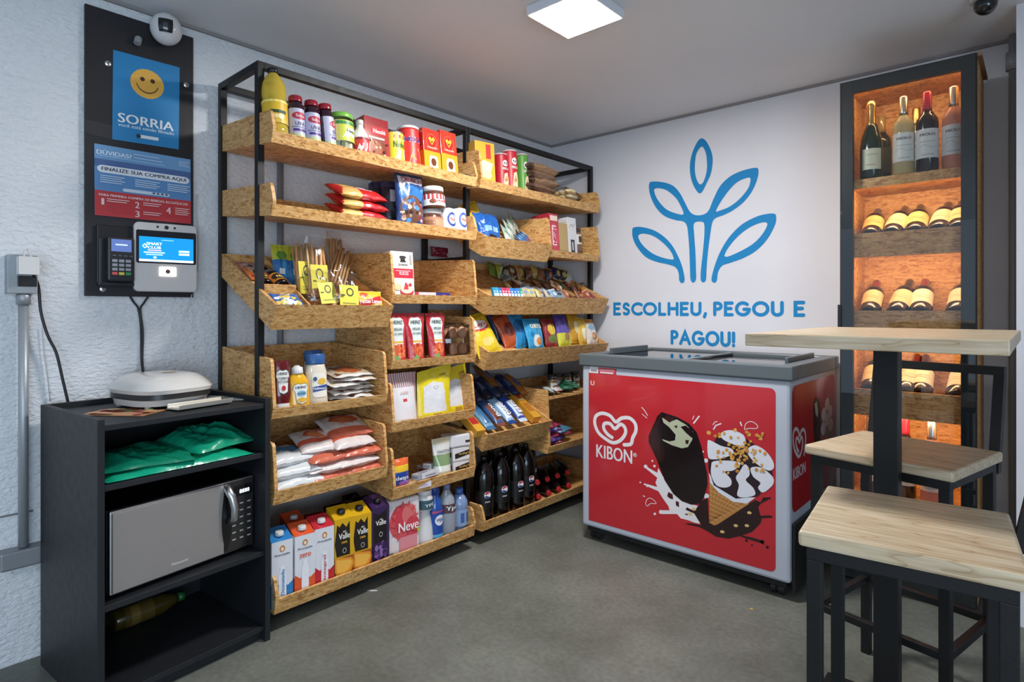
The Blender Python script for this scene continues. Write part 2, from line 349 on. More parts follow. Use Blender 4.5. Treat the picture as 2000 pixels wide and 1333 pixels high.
def wallword(word,x0,x1,z0,h,name,label):
    m=MB(); t=.0175; gap=.34; H=h-t
    tot=sum(GL[c][0] for c in word)+gap*(len(word)-1)
    k=(x1-x0-t)/tot; x=x0+t/2; z=z0+t/2
    for c in word:
        for q,st in enumerate(GL[c][1]): m.stroke(wf,[(x+px*k,z+py*H) for px,py in st],t,BLUE,'matte',lift=.0015+.0002*q,closed=(len(st)>20 and abs(st[0][0]-st[-1][0])<.01 and abs(st[0][1]-st[-1][1])<.01))
        x+=(GL[c][0]+gap)*k
    return tag(m.build(name),label,'lettering')
for wd,u0,u1 in (('ESCOLHEU,',1198,1381),('PEGOU',1393,1531),('E',1550,1573)):
    a,b=ony(u0,600,0).x,ony(u1,600,0).x
    if wd=='ESCOLHEU,': wallword(wd,a,b,1.084,.079,'wall_lettering','blue painted word ESCOLHEU, under the leaf emblem on the white back wall')
    elif wd=='PEGOU': wallword(wd,a,b,1.084,.079,'wall_lettering','blue painted word PEGOU in the upper line on the back wall')
    else: wallword(wd,a,b,1.084,.079,'wall_lettering','single blue painted letter E ending the upper line on the back wall')
wallword('PAGOU!',.854,1.222,.922,.083,'wall_lettering','blue painted word PAGOU! just above the ice cream freezer')
def cp(x,y): p=ony(1220+x/4.3,260+y/4.3,0); return Vector((p.x,p.z))
em=thing('wall_emblem','large blue five-leaf plant emblem painted on the white back wall','emblem',(1.03,0,1.65))
for nm_,loops in (('emblem_leaf',([(650,45),(690,75),(730,160),(740,240),(725,340),(690,420),(655,490),(632,507),(608,490),(570,420),(550,330),(552,240),(575,150),(615,70)],
      [(648,114),(680,160),(692,240),(690,320),(665,405),(636,432),(610,400),(592,330),(592,250),(605,170)])),
    ('emblem_stem',([(208,425),(235,408),(330,415),(410,445),(465,505),(505,580),(545,655),(580,685),(625,692),(675,680),(710,645),(745,560),(800,450),(880,370),(980,320),(1100,292),(1125,320),(1110,400),(1070,490),(1000,580),(910,650),(830,690),(760,718),(735,760),(720,850),(700,1000),(688,1150),(684,1230),(662,1256),(640,1232),(642,1150),(658,1000),(670,860),(670,770),(655,748),(625,744),(595,750),(580,775),(585,860),(595,1000),(600,1150),(600,1230),(577,1257),(555,1232),(550,1150),(545,1000),(535,860),(522,775),(490,742),(430,732),(340,700),(270,635),(225,550),(207,480)],
      [(252,470),(300,465),(360,485),(430,545),(470,610),(495,682),(430,675),(350,640),(285,570),(255,510)],
      [(768,658),(800,590),(870,490),(950,410),(1040,375),(1058,395),(1035,470),(960,560),(880,620),(800,652)])),
    ('emblem_leaf',([(65,825),(75,795),(140,790),(240,815),(330,870),(400,945),(450,1035),(485,1125),(505,1230),(485,1262),(460,1240),(455,1180),(430,1130),(370,1105),(260,1080),(170,1035),(100,950),(70,880)],
      [(118,860),(160,845),(240,865),(320,920),(385,990),(412,1050),(400,1063),(330,1050),(240,1015),(165,955),(125,900)])),
    ('emblem_leaf',([(1272,700),(1262,680),(1210,678),(1110,702),(990,765),(900,850),(835,940),(785,1040),(750,1140),(730,1230),(750,1258),(775,1240),(785,1170),(820,1115),(890,1090),(1000,1050),(1110,985),(1200,890),(1255,790),(1272,740)],
      [(840,1025),(870,965),(950,870),(1040,800),(1130,758),(1190,752),(1195,785),(1150,860),(1080,930),(980,990),(880,1035),(848,1038)]))):
    L_=[[Vector((q.x,q.y,0)) for q in spline([cp(*p) for p in lp],4,True)] for lp in loops]
    m=MB(); fl_=[q for l in L_ for q in l]; m.v=[(q.x-1.03,-.0018,q.y-1.65) for q in fl_]
    for t_ in tessellate_polygon(L_):
        A,B,C=[fl_[k] for k in t_]
        if (B-A).cross(C-A).z<0: t_=(t_[0],t_[2],t_[1])
        m.f.append((tuple(t_),BLUE,'matte',False))
    m.build(nm_,em)
# ------------------------------------------------------------------ display shelving
BK='#090a0c'
fr=thing('shelving_frame','black square-tube steel shelving frame holding the wooden trays along the left wall','shelving',(.19,-1.08,0))
def fbox(n,*a,col=BK,mat='blackpaint'):
    q=MB().box(*a,col,mat); o=q.build(n,fr,bevel=.0015); o.location=-Vector(fr.location); return o
t=.0125
for y in (-2.122,-1.106,-.053):
    for x in (.345,.035):
        fbox('post',x-t,x+t,y-t,y+t,0,2.0)
    fbox('rail',.0475,.3325,y-t,y+t,1.975,2.0)
    for z in ((.012,.72,1.36) if y==-1.106 else (.012,)): fbox('rail',.0475,.3325,y-.008,y+.008,z,z+.016)
for x in (.345,.035):
    for a,b in ((-2.1095,-1.1185),(-1.0935,-.0655)):
        fbox('rail',x-t,x+t,a,b,1.975,2.0)
        fbox('rail',x-t,x+t,a,b,.012,.037)
TR={}
def tray(key,y0,y1,zf,label,lip=.04,sh=.115,slope=.04,shl=None,tilt=False,fh=.087,rise=.2,zt=.29,xf=.445,lean=.012,mid=None,name='shelf_tray'):
    th=.012; xb=.04 if key not in('T12','T20') else .05
    r=thing(name,label,'display tray',(0,y0,zf),0,'chipboard trays of the shelving')
    xk=.329 if not tilt else .329
    def P(nm,mb): return mb.build(nm,r,loc=(0,-y0,-zf))
    if tilt:
        up=.045
        side=[(xb,zf+rise),(xf,zf),(xf+.04,zf+fh),(xf+.028,zf+fh+.002),(xb,zf+zt)]
        TR[key]=(zf+up,rise,xf,xb,th)
        P('side_panel',MB().prism(side,'y',y0,y0+th,mat='osb')); P('side_panel',MB().prism(side,'y',y1-th,y1,mat='osb'))
        k=rise/(xf-xb)
        P('bottom_panel',MB().prism([(xb+th,zf+up+rise-th*k),(xf-.001+.012,zf+up-.004),(xf+.012,zf+up+th-.004),(xb+th,zf+up+rise+th*.9-th*k)],'y',y0+th,y1-th,mat='osb'))
        P('front_board',MB().prism([(xf,zf),(xf+.04,zf+fh),(xf+.04-.014,zf+fh),(xf-.012,zf+.008)],'y',y0+th,y1-th,mat='osb'))
        P('back_panel',MB().prism([(xb,zf+rise),(xb+th,zf+rise-th*k),(xb+th,zf+zt-.003),(xb,zf+zt-.003)],'y',y0+th,y1-th,mat='osb'))
    else:
        TR[key]=(zf,slope,xf,xb,th)
        for a,b,h in ((y0,y0+th,shl or sh),(y1-th,y1,sh)):
            side=[(xb,zf+slope),(xf,zf),(xf+lean,zf+lip),(xf+lean+.001,zf+lip+.012),(xf-.004,zf+h-.01),(xf-.014,zf+h),(xb,zf+max(slope*.6,0)+h)]
            P('side_panel',MB().prism(side,'y',a,b,mat='osb'))
        P('bottom_panel',MB().prism([(xb+th,zf+slope-.002),(xf-.001,zf+.0005),(xf+.002,zf+th),(xb+th,zf+slope+th-.002)],'y',y0+th,y1-th,mat='osb'))
        P('front_board',MB().prism([(xf,zf),(xf+lean,zf+lip),(xf+lean-.012,zf+lip),(xf-.008,zf+th+.001),(xf-.002,zf+th)],'y',y0+th,y1-th,mat='osb'))
        P('back_panel',MB().prism([(xb,zf+slope),(xb+th,zf+slope),(xb+th,zf+slope*.6+(shl or sh)-.003),(xb,zf+slope*.6+(shl or sh)-.003)],'y',y0+th,y1-th,mat='osb'))
        if mid:
            P('middle_shelf',MB().box(xb+th,xf-.004,y0+th,y1-th,zf+mid-.012,zf+mid,mat='osb'))
    return r
def floorz(key,x):
    zf,s,xf,xb,th=TR[key]; return zf+th+(xf-x)*s/(xf-xb)+.0015
def slopeang(key):
    zf,s,xf,xb,th=TR[key]; return math.atan(s/(xf-xb))
tray('T1',-2.128,-1.14,1.695,'long shallow chipboard tray at the very top left, holding oil, jars and coffee packs')
tray('T2',-2.128,-1.142,1.443,'long shallow chipboard tray second from the top left, with red noodle bags')
t5=tray('T5',-2.13,-1.64,1.05,'steeply tilted chipboard tray on the left holding breadsticks and sauce bottles',tilt=True)
tray('T6',-1.626,-1.143,1.145,'deep chipboard tray holding the white oat box',lip=.037,sh=.207,slope=.03)
tray('T7',-2.128,-1.648,.743,'deep chipboard tray holding ketchup, mustard and mayonnaise',lip=.036,sh=.207,slope=.045)
tray('T8',-1.626,-1.148,.876,'deep chipboard tray holding red tomato sauce pouches and eggs',lip=.036,sh=.208,slope=.03)
tray('T9',-1.626,-1.155,.618,'deep chipboard tray holding the yellow and striped popcorn bags',lip=.042,sh=.2,slope=.03)
tray('T10',-2.122,-1.648,.445,'deep chipboard tray piled with blue and orange flour bags',lip=.048,sh=.212,slope=.03)
tray('T11',-1.622,-1.153,.343,'deep chipboard tray holding toiletries and tissue packs',lip=.049,sh=.208,slope=.03)
tray('T12',-2.118,-1.153,.067,'long chipboard tray at the bottom left with milk and juice cartons',lip=.053,sh=.13,slope=0)
tray('T13',-1.118,-.114,1.695,'long chipboard tray at the top right with chip cans and bread bags',lip=.04,sh=.125,slope=.03,shl=.18)
tray('T14',-1.1,-.606,1.373,'small tilted chipboard tray holding the blue and mint snack packs',tilt=True,fh=.09)
tray('T15',-.592,-.116,1.405,'chipboard tray with snack boxes beside the back wall, second from the top',lip=.036,sh=.208,slope=.03)
tray('T16',-1.085,-.06,1.095,'wide tilted chipboard tray filled with small sweets and gum',tilt=True,fh=.09)
tray('T17',-1.09,-.062,.83,'wide tilted chipboard tray holding the bags of chips',tilt=True,fh=.09)
tray('T18',-1.1,-.606,.448,'small tilted chipboard tray holding long cookie packs',tilt=True,fh=.085)
tray('T19',-.602,-.062,.347,'two-level chipboard tray half hidden by the freezer, with purple candy bags',lip=.038,sh=.34,slope=.02,mid=.3,name='two_level_tray')
tray('T20',-1.1,-.06,.07,'long chipboard tray at the bottom right holding big dark cola bottles',lip=.045,sh=.12,slope=0)
# dividers inside the tilted sauce tray
zf,s_,xf_,xb_,th_=TR['T5']; k_=s_/(xf_-xb_)
def fz(x): return zf+th_+(xf_-x)*k_
for y in (-1.985,):
    MB().prism([(xb_+.02,fz(xb_+.02)),(xf_-.0,fz(xf_)),(xf_+.02,zf+.03),(xb_+.02,fz(xb_+.02)+.055)],'y',y,y+.006,mat='osb').build('divider',t5,loc=(0,2.13,-1.05))
MB().prism([(.33,fz(.33)),(.336,fz(.336)),(.352,fz(.34)+.05),(.346,fz(.34)+.053)],'y',-2.116,-1.986,mat='osb').build('divider',t5,loc=(0,2.13,-1.05))
# ------------------------------------------------------------------ wine cabinet
cx0,cx1,cyf,ct=1.797,2.243,-.37,2.053
wc=thing('wine_cabinet','tall wine cabinet with black-framed glass door and warm lit chipboard shelves','wine cabinet',(2.02,-.19,0))
def wp(n,mb,bev=0,par=None): o=mb.build(n,par or wc,bevel=bev); o.location=-Vector(wc.location) if par is None else (0,0,0); return o
wp('side_panel',MB().box(cx0+.002,cx0+.02,cyf+.03,-.002,.02,ct-.004,mat='osb')); wp('side_panel',MB().box(cx1-.02,cx1-.002,cyf+.03,-.002,.02,ct-.004,mat='osb'))
wp('top_panel',MB().box(cx0+.02,cx1-.02,cyf+.03,-.002,ct-.022,ct-.004,mat='osb')); wp('back_panel',MB().box(cx0+.02,cx1-.02,-.014,-.002,.04,ct-.022,mat='osb'))
wp('base',MB().box(cx0+.02,cx1-.02,cyf+.03,-.002,.02,.04,mat='osb').box(cx0+.01,cx1-.01,cyf+.05,-.02,0,.02,BK,'matte'))
wp('top_lip',MB().box(cx1-.02,cx1+.012,cyf+.03,-.03,ct-.004,ct+.008,'#8c6a46','matte'))
fw=.047
dr=wp('door',MB().box(cx0,cx0+fw,cyf,cyf+.025,.03,ct,'#0e1114','blackpaint').box(cx1-fw,cx1,cyf,cyf+.025,.03,ct,'#0e1114','blackpaint').box(cx0+fw,cx1-fw,cyf,cyf+.025,ct-.05,ct,'#0e1114','blackpaint').box(cx0+fw,cx1-fw,cyf,cyf+.025,.03,.085,'#0e1114','blackpaint'),.001)
wp('glass_pane',MB().box(cx0+.004,cx1-.004,cyf-.004,cyf-.0005,.034,ct-.004,mat='pane'),par=dr)
wp('handle',MB().box(cx0-.006,cx0+.006,cyf-.012,cyf-.0045,.98,1.14,'#101214','blackpaint'),par=dr)
WX0,WX1=cx0+.021,cx1-.021
SH=[(1.62,1.655,False),(1.346,1.433,True),(1.03,1.116,True),(.70,.795,True),(.33,.36,False)]
RK={}
for (z0,z1,rack) in SH:
    if rack:
        wp('rack_board',MB().box(WX0,WX1,-.325,-.313,z0-.012,z1,mat='osb'),0)
        wp('rack_shelf',MB().prism([(-.312,z0+.012),(-.312,z0),(-.016,z0+.02),(-.016,z0+.032)],'x',WX0,WX1,mat='osb'))
    else: wp('shelf',MB().box(WX0,WX1,-.325,-.015,z0+.01,z1,mat='osb').box(WX0,WX1,-.326,-.317,z0-.004,z0+.0098,mat='osb'))
for i,z in enumerate((ct-.024,1.6285,1.345,1.029,.699)):
    wp('led_strip',MB().box(WX0+.01,WX1-.01,-.309,-.303,z-.003,z,mat='ledstrip'))
    area('cabinet_led_light',((WX0+WX1)/2,-.306,z-.004),(math.radians(32),0,0),.38,.005,[.75,1.3,1.4,1.1,1.5][i],(1,.60,.30))
# ------------------------------------------------------------------ ice cream freezer
X0,X1,YF,YB,ZB,ZL,ZT=.745,1.705,-.71,-.045,.072,.848,.905
fz_=thing('ice_cream_freezer','white chest freezer with red ice cream artwork and grey sliding glass lid','freezer',((X0+X1)/2,(YF+YB)/2,0))
def zp(n,mb,bev=0,par=None): o=mb.build(n,par or fz_,bevel=bev); o.location=-Vector(fz_.location) if par is None else (0,0,0); return o
body=zp('body',MB().box(X0,X1,YF,YB,ZB,ZL,'#b9c0cd','plastic'),.012)
zp('vent_panel',MB().box(X1+.0005,X1+.012,YF+.015,YB-.02,.035,.30,'#17191c','plastic').box(X0+.02,X1-.02,YF+.02,YB-.02,.045,ZB-.001,'#15171a','matte'),.004)
lid=MB(); o=.012; g=.05
lid.box(X0-o,X1+o,YF-o,YF+g,ZL,ZT,'#5b6468','plastic').box(X0-o,X1+o,YB-g,YB+.01,ZL,ZT,'#5b6468','plastic').box(X0-o,X0+g,YF+g,YB-g,ZL,ZT,'#5b6468','plastic').box(X1-g,X1+o,YF+g,YB-g,ZL,ZT,'#5b6468','plastic')
lo=zp('lid_frame',lid,.006)
gl=zp('sliding_glass',MB().box(X0+g,(X0+X1)/2+.02,YF+g,YB-g,ZT-.014,ZT-.009,mat='lidglass').box((X0+X1)/2+.0,(X0+X1)/2+.02,YF+g,YB-g,ZT-.009,ZT-.004,'#8d9294','plastic'))
zp('handle',MB().box(X0+g+.004,X0+g+.02,YF+.16,YB-.14,ZT-.009,ZT+.022,'#4f575b','plastic'),.004,gl)
gr_=zp('sliding_glass',MB().box((X0+X1)/2+.021,X1-g,YF+g,YB-g,ZT-.022,ZT-.017,mat='lidglass'))
zp('handle',MB().box(X1-g-.02,X1-g-.004,YF+.16,YB-.14,ZT-.017,ZT+.02,'#4f575b','plastic'),.004,gr_)
zp('inner_liner',MB().box(X0+g,X1-g,YF+g,YB-g,ZL+.0005,ZL+.004,'#9fa6aa','plastic'))
for q in range(14):
    pass
bk=MB()
for q in range(16): x=(X0+X1)/2+.04+q*.0235; bk.box(x,x+.004,YF+g+.005,YB-g-.005,ZL+.012,ZL+.016,'#c7ccd0','metal')
for q in range(12): y=YF+g+.02+q*.045; bk.box((X0+X1)/2+.03,X1-g-.01,y,y+.004,ZL+.008,ZL+.0118,'#c7ccd0','metal')
zp('wire_basket',bk)
for cx in (X0+.05,X1-.06):
    for cy in (YF+.06,YB-.08):
        mb=MB().box(cx-.006,cx+.006,cy-.012,cy+.012,.015,.0448,'#222','plastic')
        for dx in (-.016,.016):
            mb.grid(lambda u,v,dx=dx:(cx+dx-.009+.018*v,cy+.025*math.cos(2*PI*u),.0255+.025*math.sin(2*PI*u)),16,1,'#1a1a1c','plastic',cu=True)
            for e in (-.009,.009): mb.face([(cx+dx+e,cy+.025*math.cos(2*PI*k/16),.0255+.025*math.sin(2*PI*k/16)) for k in range(16)],'#3a3a3e','plastic')
        zp('caster',mb)
# artwork on the freezer front (printed sticker)
RED='#bf2a34'
def rrect(x0,z0,x1,z1,r,c='1111'):
    P=[]
    for (cx,cz,a,f) in ((x1-r,z1-r,0,c[1]),(x0+r,z1-r,90,c[0]),(x0+r,z0+r,180,c[3]),(x1-r,z0+r,270,c[2])):
        if f=='1': P+=[(cx+r*math.cos(math.radians(a+q*15)),cz+r*math.sin(math.radians(a+q*15))) for q in range(7)]
        else: P.append((cx+(r if a in(0,270) else -r),cz+(r if a in (0,90) else -r)))
    return P
ff=flat((0,YF,0),(1,0,0),(0,0,1))
st=MB()
def fp(x,y): p=ony(1140+x/4.165,780+y/4.165,YF); return (p.x,p.z)
def FP(L): return [fp(*p) for p in L]
a_=ony(1151,720,YF); b_=ony(1519,1136,YF); 
st.poly(ff,rrect(ony(1150,800,YF).x,.103,ony(1515,800,YF).x,.815,.022,'0110'),RED,'gloss',.001)
L=.0013
W='#e9e6ea'
# milk splash
st.poly(ff,FP([(608,560),(640,620),(690,700),(760,780),(860,850),(930,870),(960,940),(945,1015),(900,1005),(850,985),(790,970),(760,935),(640,935),(615,925),(625,905),(700,905),(690,870),(640,800),(610,750),(530,715),(500,700),(510,690),(600,715),(585,680),(600,640),(520,575),(490,550),(500,535),(530,560),(600,600)]),W,'gloss',L)
for (x,y,r) in ((505,548,15),(560,503,8),(577,545,11),(498,693,8),(520,705,11),(462,678,7),(580,934,11),(630,918,17),(972,428,8),(995,500,18),(1000,790,22),(990,840,14)):
    st.poly(ff,FP([(x+r*math.cos(q*PI/5),y+r*math.sin(q*PI/5)) for q in range(10)]),W,'gloss',L+.0002)
# chocolate puddle
CH='#2a1417'
st.poly(ff,FP([(840,880),(900,910),(940,860),(960,830),(1010,800),(1020,980),(1060,1020),(1330,860),(1400,820),(1440,840),(1460,800),(1500,800),(1515,805),(1500,820),(1440,850),(1420,880),(1440,950),(1510,945),(1540,955),(1530,965),(1450,968),(1440,1010),(1370,1080),(1290,1110),(1370,1125),(1450,1150),(1475,1185),(1440,1170),(1310,1130),(1270,1115),(1180,1135),(1080,1120),(1000,1070),(940,1040),(820,1015),(860,1010),(960,1025),(930,980),(900,930),(830,900)]),CH,'gloss',L+.0004)
for (x,y,r) in ((1495,1205,13),(1370,1188,8),(1515,806,9),(1455,1160,16),(1325,1150,12)):
    st.poly(ff,FP([(x+r*math.cos(q*PI/5),y+r*math.sin(q*PI/5)) for q in range(10)]),CH,'gloss',L+.0004)
for (x,y) in ((1240,1030),(1330,1030),(1130,1080),(1350,925),(900,895),(870,935)):
    st.poly(ff,FP([(x-20,y-8),(x,y-14),(x+20,y),(x+8,y+12),(x-14,y+8)]),'#e0c27a','gloss',L+.0006)
for P in ([(690,755),(725,775),(730,815),(705,810),(680,790)],[(750,830),(775,835),(778,880),(752,865)],[(830,930),(850,935),(848,945),(825,940)]): st.poly(ff,FP(P),'#4a1a1c','gloss',L+.0004)
# chocolate bar
st.poly(ff,FP([(635,105),(760,145),(860,200),(920,270),(960,390),(1005,600),(1008,700),(980,800),(945,850),(880,860),(800,830),(730,770),(660,660),(600,500),(530,350),(530,300),(560,230),(600,140)]),'#1d1315','gloss',L+.0007)
st.poly(ff,FP([(640,110),(575,200),(530,300),(533,350),(590,470),(640,520),(620,380),(600,250)]),'#33191a','gloss',L+.0009)
st.poly(ff,FP([(640,150),(700,185),(760,165),(830,205),(890,265),(885,330),(850,390),(800,400),(720,375),(650,340),(640,325),(700,345),(745,335),(750,290),(700,230),(650,190)]),'#b9bfa2','gloss',L+.0011)
st.poly(ff,FP([(650,155),(700,190),(745,165),(720,150),(680,130)]),'#3b1d1c','gloss',L+.0013)
st.poly(ff,FP([(790,225),(830,215),(880,250),(905,300),(880,315),(830,270)]),'#241416','gloss',L+.0013)
for P in ([(740,215),(765,215),(760,235),(745,232)],[(830,330),(860,335),(850,368),(830,360)]): st.poly(ff,FP(P),'#3a2420','gloss',L+.0013)
# cone
st.poly(ff,FP([(1020,660),(1350,850),(1090,1020),(1060,1028),(1025,1005)]),'#b98247','gloss',L+.0006)
for q in range(9):
    st.stroke(ff,FP([(1022+q*36,670+q*21),(1030+q*6,1000-q*4)]),.0022,'#8f5a2a','gloss',L+.0008)
    st.stroke(ff,FP([(1022,700+q*38),(1330-q*34,860+q*18)]),.0022,'#d9a868','gloss',L+.0009)
st.poly(ff,FP([(1020,600),(1100,720),(1240,800),(1400,800),(1330,850),(1220,835),(1100,760),(1030,680)]),'#dfe4f0','gloss',L+.001)
st.poly(ff,FP([(1020,400),(1100,300),(1320,320),(1500,450),(1540,620),(1420,790),(1240,810),(1060,700),(1015,560)]),'#2c1c24','gloss',L+.0012)
for P in ([(1110,290),(1150,258),(1220,255),(1300,290),(1320,350),(1290,390),(1200,360),(1140,330)],
  [(1010,350),(1030,335),(1120,380),(1200,400),(1220,440),(1150,475),(1060,490),(1015,470)],
  [(1340,400),(1400,375),(1480,420),(1540,500),(1548,560),(1500,580),(1400,520),(1340,450)],
  [(1060,505),(1180,500),(1280,520),(1220,580),(1150,590),(1200,650),(1200,700),(1150,720),(1080,700),(1040,620),(1040,540)],
  [(1310,530),(1345,560),(1350,620),(1320,660),(1380,720),(1395,780),(1300,800),(1250,780),(1265,700),(1240,640),(1270,590)],
  [(1360,560),(1440,555),(1520,610),(1550,660),(1530,710),(1460,760),(1420,720),(1440,680),(1380,630)]):
    st.poly(ff,FP(P),'#e3e6f0','gloss',L+.0014,smooth=3)
rr=random.Random(5)
for q in range(85):
    if q<60: x=rr.gauss(1270,75); y=rr.gauss(455,75)
    else: x=rr.choice([1180,1080,1440,1480,1120,1420]); y=rr.choice([290,440,430,520,580,650]); x+=rr.uniform(-30,30); y+=rr.uniform(-20,20)
    s=rr.uniform(9,18); st.poly(ff,FP([(x+s*math.cos(a*PI/3+q)*rr.uniform(.7,1.1),y+s*.9*math.sin(a*PI/3+q)) for a in range(6)]),rr.choice(['#d99a3f','#e2b35c','#c98b35','#d7a55a']),'gloss',L+.0016+.00002*q)
for (x,y) in ((1020,275),(1345,288),(1440,320)): st.poly(ff,FP([(x-22,y-6),(x-4,y-20),(x+18,y-6),(x+10,y+16),(x-12,y+12)]),'#e2a94f','gloss',L)
# droplets and dashes
for P,wd in (([(472,65),(495,90),(522,135)],.0034),([(475,120),(517,155)],.0028),([(885,165),(900,135)],.003),([(897,195),(940,140)],.006),([(1052,210),(1070,185),(1088,182)],.003),([(1058,245),(1075,215),(1118,200)],.005),([(1275,188),(1285,215)],.005)):
    st.stroke(ff,FP(P),wd,W,'gloss',L+.0001)
st.stroke(ff,FP([(1308,245),(1320,200),(1360,182),(1400,200),(1418,228),(1395,240),(1350,238),(1308,248)]),.0026,W,'gloss',L+.0001,smooth=4)
st.stroke(ff,FP([(540,805),(575,825),(590,850),(545,850),(520,870),(505,850),(515,820)]),.0026,W,'gloss',L+.0001,closed=True,smooth=3)
st.stroke(ff,FP([(482,785),(500,795)]),.004,W,'gloss',L+.0001)
# heart emblem and name
st.stroke(ff,FP([(385,365),(330,372)][::-1]+[(400,315),(425,260),(420,200),(375,155),(310,155),(262,185),(215,135),(150,115),(100,140),(92,200),(120,270),(175,320),(240,355),(300,335),(340,280),(335,230),(300,205),(255,240),(215,200),(170,200),(165,240),(195,285),(232,312)]),.0165,W,'gloss',L,smooth=5)
def ft(s,u0,v0,u1,v1,col=W):
    a=ony(u0,v1,YF); b=ony(u1,v1,YF); z0=ony((u0+u1)/2,v1,YF).z; z1=ony((u0+u1)/2,v0,YF).z
    st.text(ff,s,(a.x+b.x)/2,(z0+z1)/2,b.x-a.x,z1-z0,col,'gloss',.0015)
ft('KIBON',1165,874,1235,900); ft('®',1237,885,1244,893); ft('U',1154,744,1161,753)
p0=ony(1152,716,YF); p1=ony(1204,735,YF)
st.art(ff,p1.x-p0.x,.034,[('r',0,.1,1,1,'#dfe0e4'),('r',.33,.1,1,.95,'#b8354a'),('r',.36,.5,.95,.8,'#d98a97'),('r',.05,.35,.28,.6,'#8a8a92'),('r',.4,.15,.9,.4,'#e2c3c9')],'print',.0016,cx=(p0.x+p1.x)/2,cy=.812)
zp('front_sticker',st)
# side sticker
s2=MB(); sf=flat((X1,0,0),(0,1,0),(0,0,1))
s2.poly(sf,rrect(YF+.02,.335,YB-.02,.825,.04),'#b5222c','gloss',.001)
def sp_(u,v): p=onx(u,v,X1); return (p.y,p.z)
k0=sp_(1568,848)
hx,hz=-.60,.60
pts=[(385,365),(400,315),(425,260),(420,200),(375,155),(310,155),(262,185),(215,135),(150,115),(100,140),(92,200),(120,270),(175,320),(240,355),(300,335),(340,280),(335,230),(300,205),(255,240),(215,200),(170,200),(165,240),(195,285),(232,312)]
s2.stroke(sf,[(hx+(x-258)*.00048,hz-(y-235)*.00048) for x,y in pts],.014,W,'gloss',.0015,smooth=4)
s2.text(sf,'KIBON',hx,hz-.115,.16,.045,W,'gloss',.0015)
s2.poly(sf,[(-.40,.74),(-.35,.745),(-.31,.70),(-.30,.60),(-.32,.52),(-.36,.50),(-.39,.55),(-.41,.66)],'#1d1315','gloss',.0015,smooth=3)
s2.poly(sf,[(-.395,.725),(-.36,.73),(-.34,.69),(-.35,.66),(-.38,.68)],'#b9bfa2','gloss',.0018)
s2.poly(sf,[(-.27,.62),(-.13,.62),(-.20,.45)],'#b98247','gloss',.0014)
for (x,z) in ((-.25,.66),(-.2,.70),(-.15,.66),(-.2,.63),(-.26,.60),(-.14,.60)): s2.poly(sf,[(x+.038*math.cos(q*PI/4),z+.03*math.sin(q*PI/4)) for q in range(8)],'#dfe2ee','gloss',.0017+.0001*abs(x),smooth=2)
zp('side_sticker',s2)
# ------------------------------------------------------------------ bar table
tb=thing('bar_table','high bar table with pale pine top on a black steel column','table',(2.13,-1.30,0))
def part(root,n,mb,bev=0,par=None): o=mb.build(n,par or root,bevel=bev); return o
part(tb,'tabletop',MB().box(-.25,.245,-.345,.40,1.032,1.062,'#ccc','pine'),.003)
part(tb,'column',MB().box(-.037,.018,-.03,.025,.012,1.024,BK,'blackpaint'),.002)
part(tb,'top_plate',MB().box(-.13,.13,-.16,.16,1.024,1.0315,BK,'blackpaint'),.001)
part(tb,'base_plate',MB().box(-.2,.2,-.2,.2,0,.012,BK,'blackpaint'),.002)
# ------------------------------------------------------------------ bar stools
def stool(loc,rz,label,w,d,backside):
    r=thing('bar_stool',label,'bar stool',loc,rz,'pine and black steel bar stools')
    part(r,'seat',MB().box(-w/2,w/2,-d/2,d/2,.692,.72,'#ccc','pine'),.006)
    q=.0125; i=.012
    for sx in (-1,1):
        for sy in (-1,1):
            x=sx*(w/2-i-q); y=sy*(d/2-i-q)
            part(r,'leg',MB().box(x-q,x+q,y-q,y+q,0,.667,BK,'blackpaint'),.0015)
    xa,ya=w/2-i-q,d/2-i-q
    for s in (-1,1):
        part(r,'seat_rail',MB().box(-xa-q,xa+q,s*ya-q,s*ya+q,.667,.6915,BK,'blackpaint'),.001)
        part(r,'seat_rail',MB().box(s*xa-q,s*xa+q,-ya+q,ya-q,.667,.6915,BK,'blackpaint'),.001)
        part(r,'footrest',MB().box(-xa+q,xa-q,s*ya-.01,s*ya+.01,.235,.255,BK,'blackpaint'),.001)
        part(r,'footrest',MB().box(s*xa-.01,s*xa+.01,-ya+q,ya-q,.235,.255,BK,'blackpaint'),.001)
    # backrest: two leaning posts and a top bar
    b=MB(); H=.93
    def post(px,py,dx,dy):
        for (z0,z1,f0,f1) in ((.655,H,0,1),):
            a=[(px+dx*f0+sx*q,py+dy*f0+sy*q,z0) for sx,sy in ((-1,-1),(1,-1),(1,1),(-1,1))]
            c=[(px+dx*f1+sx*q,py+dy*f1+sy*q,z1) for sx,sy in ((-1,-1),(1,-1),(1,1),(-1,1))]
            i0=len(b.v); b.v+=a+c
            for k in range(4): b.f.append(((i0+k,i0+(k+1)%4,i0+4+(k+1)%4,i0+4+k),BK,'blackpaint',False))
            b.f.append(((i0+3,i0+2,i0+1,i0),BK,'blackpaint',False)); b.f.append(((i0+4,i0+5,i0+6,i0+7),BK,'blackpaint',False))
    if backside=='y':
        post(-xa,d/2+q+.001,-.0,.05); post(xa,d/2+q+.001,.0,.05); b.box(-xa-q,xa+q,d/2+.051,d/2+.051+2*q,H-.001,H+.024,BK,'blackpaint')
    else:
        post(w/2+q+.001,-ya,.05,0); post(w/2+q+.001,ya,.05,0); b.box(w/2+.051,w/2+.051+2*q,-ya-q,ya+q,H-.001,H+.024,BK,'blackpaint')
    part(r,'backrest',b)
    return r
stool((2.42-.305,-3.10+2.03,0),math.radians(-13),'pine-seated bar stool behind the table column, its low black backrest towards the wine cabinet',.375,.36,'y')
